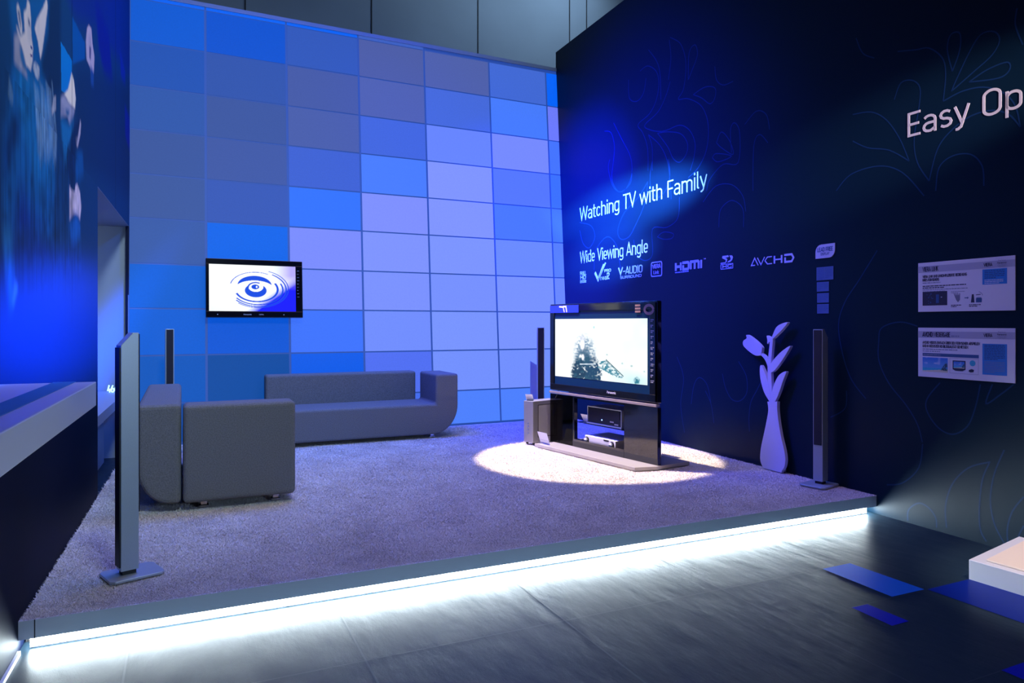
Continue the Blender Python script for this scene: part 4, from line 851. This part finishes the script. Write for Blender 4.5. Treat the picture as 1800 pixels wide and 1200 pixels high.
def sdhc(b):
    k = ws; b.plate([(x*k, y) for x, y in [(.02, .055), (.40, .055), (.44, .075), (.34, .082), (.14, .095), (.16, .115), (.62, .112), (.66, .098), (.34, .096), (.52, .086), (.52, .066), (.42, .049), (.0, .045)]][:6]+[(k*.62, .115), (k*.66, .100), (k*.36, .096), (k*.54, .084), (k*.50, .060), (k*.40, .046), (0, .045)], 0, .003)
    b.plate([(x*k, y) for x, y in [(.72, .113), (.92, .110), (1.0, .095), (.94, .070), (.80, .055), (.56, .050), (.62, .062), (.80, .072), (.84, .085), (.78, .098)]], 0, .003)
    b.ribbon([(x, y) for x, y in rr(.004, -.004, k, .038, .004)][:-1], .003, 0, .003, closed=True); write(b, 'H', .02, .004, .028, .42*k, .16); write(b, 'C', .53*k, .004, .028, .42*k, .14)
wall_mark('wall_logo', ['logo'], 'white emblem reading SD over HC, sixth in the logo row', 'logo', 1267, 472.5, sdhc, LG)
wa = span(1320, 468, 1396, 460)[0]
def avchd(b):
    k = wa/5.2; h = .064; R = lambda p, w_: b.ribbon([(x*k, y*h) for x, y in p], w_, 0, .003)
    R([(.55, .05), (.08, .05), (.5, 1), (.95, 0)], .0045); R([(.85, 1), (1.3, .04), (1.75, 1)], .0045); R([(2.65, .95), (2.1, .95), (1.8, .5), (2.1, .05), (2.65, .05)], .0045)
    R([(2.95, 0), (2.95, 1)], .009); R([(3.8, 0), (3.8, 1)], .009); R([(2.95, .5), (3.8, .5)], .006); R([(4.1, .95), (4.95, .95), (5.15, .5), (4.95, .07), (4.2, .07), (4.2, .65)], .0085)
wall_mark('wall_logo', ['logo'], 'white angular logo reading AVCHD, last in the logo row', 'logo', 1320, 467.5, avchd, LG)
wl, hl = span(1434.5, 454.5, 1468.5, 429)
def lead(b):
    wd = wl; h = .105; r = .055
    pts = [(0, 0)]+arc(wd-r, r, r, r, -90, 0, 6)+[(wd, h)]+arc(r, h-r, r, r, 90, 180, 6)
    b.plate(pts, 0, .006); write(b, 'LEAD FREE', .018, .05, .032, wd-.035, .085, .006, .0068, 1); write(b, 'DISPLAY', .05, .022, .020, wd-.10, .085, .006, .0068, 1)
wall_mark('wall_sticker', ['logo', 'midblue'], 'pale leaf-shaped sticker reading LEAD FREE DISPLAY above the notes', 'sticker', 1434.5, 455, lead)
for (xa, ya, xb, yb, lab) in [(1436, 493, 1465.5, 490, 'larger pale blue note on the dark wall directly under the leaf-shaped sticker'), (1436.5, 512.5, 1457.5, 511, 'small pale blue note just below the larger note on the dark wall'),
                              (1437, 532, 1457.5, 531, 'small pale blue note in the middle of the column of notes'), (1437, 551, 1457.5, 550.5, 'lowest small pale blue note above the right tower speaker')]:
    wn = span(xa, ya, xb, yb)[0]; hn = .10 if yb < 495 else .072
    def note(b):
        b.plate([(0, 0), (wn, 0), (wn, hn), (0, hn)], 0, .004); small_print(b, int(hn/.0125), .008, hn-.014, .004, .0115, wn*.42, 1, .0046); small_print(b, int(hn/.0125)-1, wn*.52, hn-.014, .004, .0115, wn*.42, 1, .0046)
    wall_mark('wall_note', ['note', 'midblue'], lab, 'note', xa, ya, note, 'pale blue notes on the dark wall')

# ================================================================== INFORMATION BOARDS
def board(label, corner, fn):
    u, v = RW.px(*corner); r = empty('info_board', label, 'sign', RW.mat(u, v, 0), 'white information boards'); 
    b = MB('board'); b.box(0, 0, 0, .612, .32, .006, bev=.001); pn = b.build('panel', parent=r); D = .006
    b = MB('band'); b.box(0, .255, D, .612, .297, D+.0006); b.build('title_band', parent=pn)
    b = MB('inkdark', 'inkgrey', 'skyblue', 'midblue', 'board'); write(b, 'VIERA', .43, .267, .02, .052, .09, D+.0006, D+.0014)
    write(b, 'Official Partner'.replace('ff', 'f').replace('P', 'P') if 0 else 'Partner', .515, .293, .008, .045, .06, D+.0006, D+.001, 1); write(b, 'Panasonic', .510, .278, .009, .055, .09, D+.0006, D+.001)
    for i in range(5): b.ribbon(arc(.518+i*.0095, .268-(.005 if i % 2 else 0), .0055, .0055, 0, 360, 12), .0007, D+.0006, D+.0012, 1)
    fn(b, D); b.build('print', parent=pn); return pn
def b1(b, D):
    write(b, 'VIERA LINK', .032, .262, .030, .108, .07, D+.0006, D+.0014); write(b, 'VIERA LINK UND UNKOMPLIZIERTE BEDIENUNG', .032, .220, .017, .295, .10, D, D+.0008); write(b, 'IHRES FERNSEHERS', .032, .198, .017, .115, .10, D, D+.0008)
    small_print(b, 1, .032, .184, .006, .011, .21, 1, D+.0006); small_print(b, 2, .032, .163, .006, .0115, .29, 0, D+.0006); small_print(b, 2, .032, .140, .005, .0115, .30, 1, D+.0006)
    b.box(.032, .040, D, .200, .130, D+.0006, 0); r = random.Random(3)
    for k in range(16): x, y = r.uniform(.06, .10), r.uniform(.05, .12); b.box(x, y, D+.0006, x+.006, y+.004, D+.001, 3)
    b.box(.125, .055, D+.0006, .145, .110, D+.001, 3); b.box(.158, .090, D+.0006, .166, .094, D+.001, 4)
    for k in range(7): x = .245+k*.006; b.ribbon([(x, .112-(k % 2)*.01), (.262+k*.003, .058+abs(k-3)*.004)], .003, D, D+.0006, 1)
    b.ribbon([(.312, .082), (.333, .082)], .0025, D, D+.0007, 3); b.face([(.330, .090, D+.0008), (.330, .074, D+.0008), (.338, .082, D+.0008)][::-1], 3)
    b.plate([(.352, .052), (.374, .052), (.369, .103), (.358, .103)], D, D+.0007, 0); b.plate([(.383, .052), (.418, .052), (.419, .076), (.414, .082), (.387, .082), (.383, .076)], D, D+.0007, 3); b.ribbon([(.383, .098), (.412, .101)], .0022, D, D+.0007, 0); b.ribbon(arc(.395, .085, .03, .032, 15, 80, 8), .0016, D, D+.0007, 1)
    small_print(b, 2, .225, .036, .005, .009, .068, 0, D+.0006); small_print(b, 2, .340, .036, .005, .009, .072, 0, D+.0006); small_print(b, 2, .225, .122, .003, .008, .09, 1, D+.0006)
    b.box(.422, .158, D, .566, .250, D+.0006, 2); small_print(b, 5, .435, .237, .005, .0105, .118, 3, D+.001); small_print(b, 3, .435, .182, .004, .0095, .11, 4, D+.001)
def b2(b, D):
    write(b, 'AVCHD', .032, .262, .030, .070, .10, D+.0006, D+.0014); write(b, 'WIEDERGABE', .108, .262, .030, .112, .07, D+.0006, D+.0014); small_print(b, 1, .226, .264, .008, .01, .08, 1, D+.001)
    write(b, 'AVCHD VIDEOS EINFACH ÜBER DEN FERNSEHER ABSPIELEN', .032, .216, .017, .375, .10, D, D+.0008); write(b, 'UND IN HÖCHSTER HD BILDQUALITÄT GENIESSEN.', .032, .193, .017, .305, .10, D, D+.0008)
    small_print(b, 2, .032, .178, .006, .013, .235, 1, D+.0006); b.box(.032, .136, D, .400, .156, D+.0006, 3); small_print(b, 1, .037, .143, .006, .01, .15, 1, D+.001)
    b.box(.422, .040, D, .566, .226, D+.0006, 2); small_print(b, 10, .434, .214, .005, .0092, .12, 3, D+.001); small_print(b, 8, .434, .116, .003, .0088, .12, 1, D+.001)
    b.ribbon([(.218, .036), (.398, .036), (.398, .130), (.218, .130), (.218, .036)], .0008, D, D+.0006, 1)
    b.box(.236, .060, D, .318, .116, D+.0008, 0); b.plate([(.238, .060), (.316, .060), (.300, .052), (.254, .052)], D, D+.0008, 0); b.plate([(.338, .052), (.350, .047), (.368, .050), (.371, .064), (.356, .068), (.340, .062)], D, D+.0008, 0)
bd1 = board('white information board with a dark photo and arrow, upper of the two', (1615, 548), b1)
bd2 = board('white information board with a beach photo, lower of the two', (1615, 661), b2)
prm = mat_attr('printed_photo', rough=0.5)
def beach(u, v):
    c = np.zeros(u.shape+(3,)); s = np.clip(v, 0, 1)[..., None]; c[...] = np.array((.03, .16, .62))*s+np.array((.14, .42, .72))*(1-s); 
    def lay(m, col):
        m = np.clip(m, 0, 1)[..., None]; c[...] = c*(1-m)+np.array(col)*m
    cl = vnoise(u, v, 6, 5, 5); lay(np.clip(cl*3-2.0, 0, 1)*(v > .4), (.5, .55, .8)); lay((v < .26)*1.0, (.04, .42, .60)); lay((v < .05+.17*u)*1.0, (.60, .55, .45))
    lay(inside([(.72, .15), (.8, .35), (.93, .75), (1, .5), (1, .12), (.85, .12)], u, v)*np.clip(vnoise(u, v, 24, 16, 6)*2.2, 0, 1), (.02, .07, .10)); return c
picture('photo', 60, 40, .172, .092, beach, prm, parent=bd2, z=0).location = (.032, .036, .0067)
picture('photo', 40, 30, .070, .042, beach, prm, parent=bd2, z=0).location = (.242, .068, .0071)
b = MB('cyan'); b.cyl((.362, .104), .018, 2, .006, .0068, 0, 24); b.build('badge', parent=bd2, label='round turquoise badge')

# ================================================================== LOW PLINTH AT THE RIGHT
pm = empty('plinth', 'low white display plinth with lit cream top at the right edge', 'plinth', at(0, 0, 0))
rw_ = lambda y: rwx(y)-.002
xf = lambda y: 3.722-.078*(y-2.365)*1.0
b = MB('white'); b.prism([(3.722, 2.365), (rw_(2.50), 2.50), (rw_(.6), .6), (3.80, .6)], 2, 0, .104, bev=.003); b.build('base', parent=pm)
b = MB('plinthtop'); b.prism([(3.775, 2.31), (rw_(2.44)-.05, 2.43), (rw_(.6)-.05, .65), (3.855, .65)], 2, .1045, .114, bev=.003); b.build('top_panel', parent=pm)
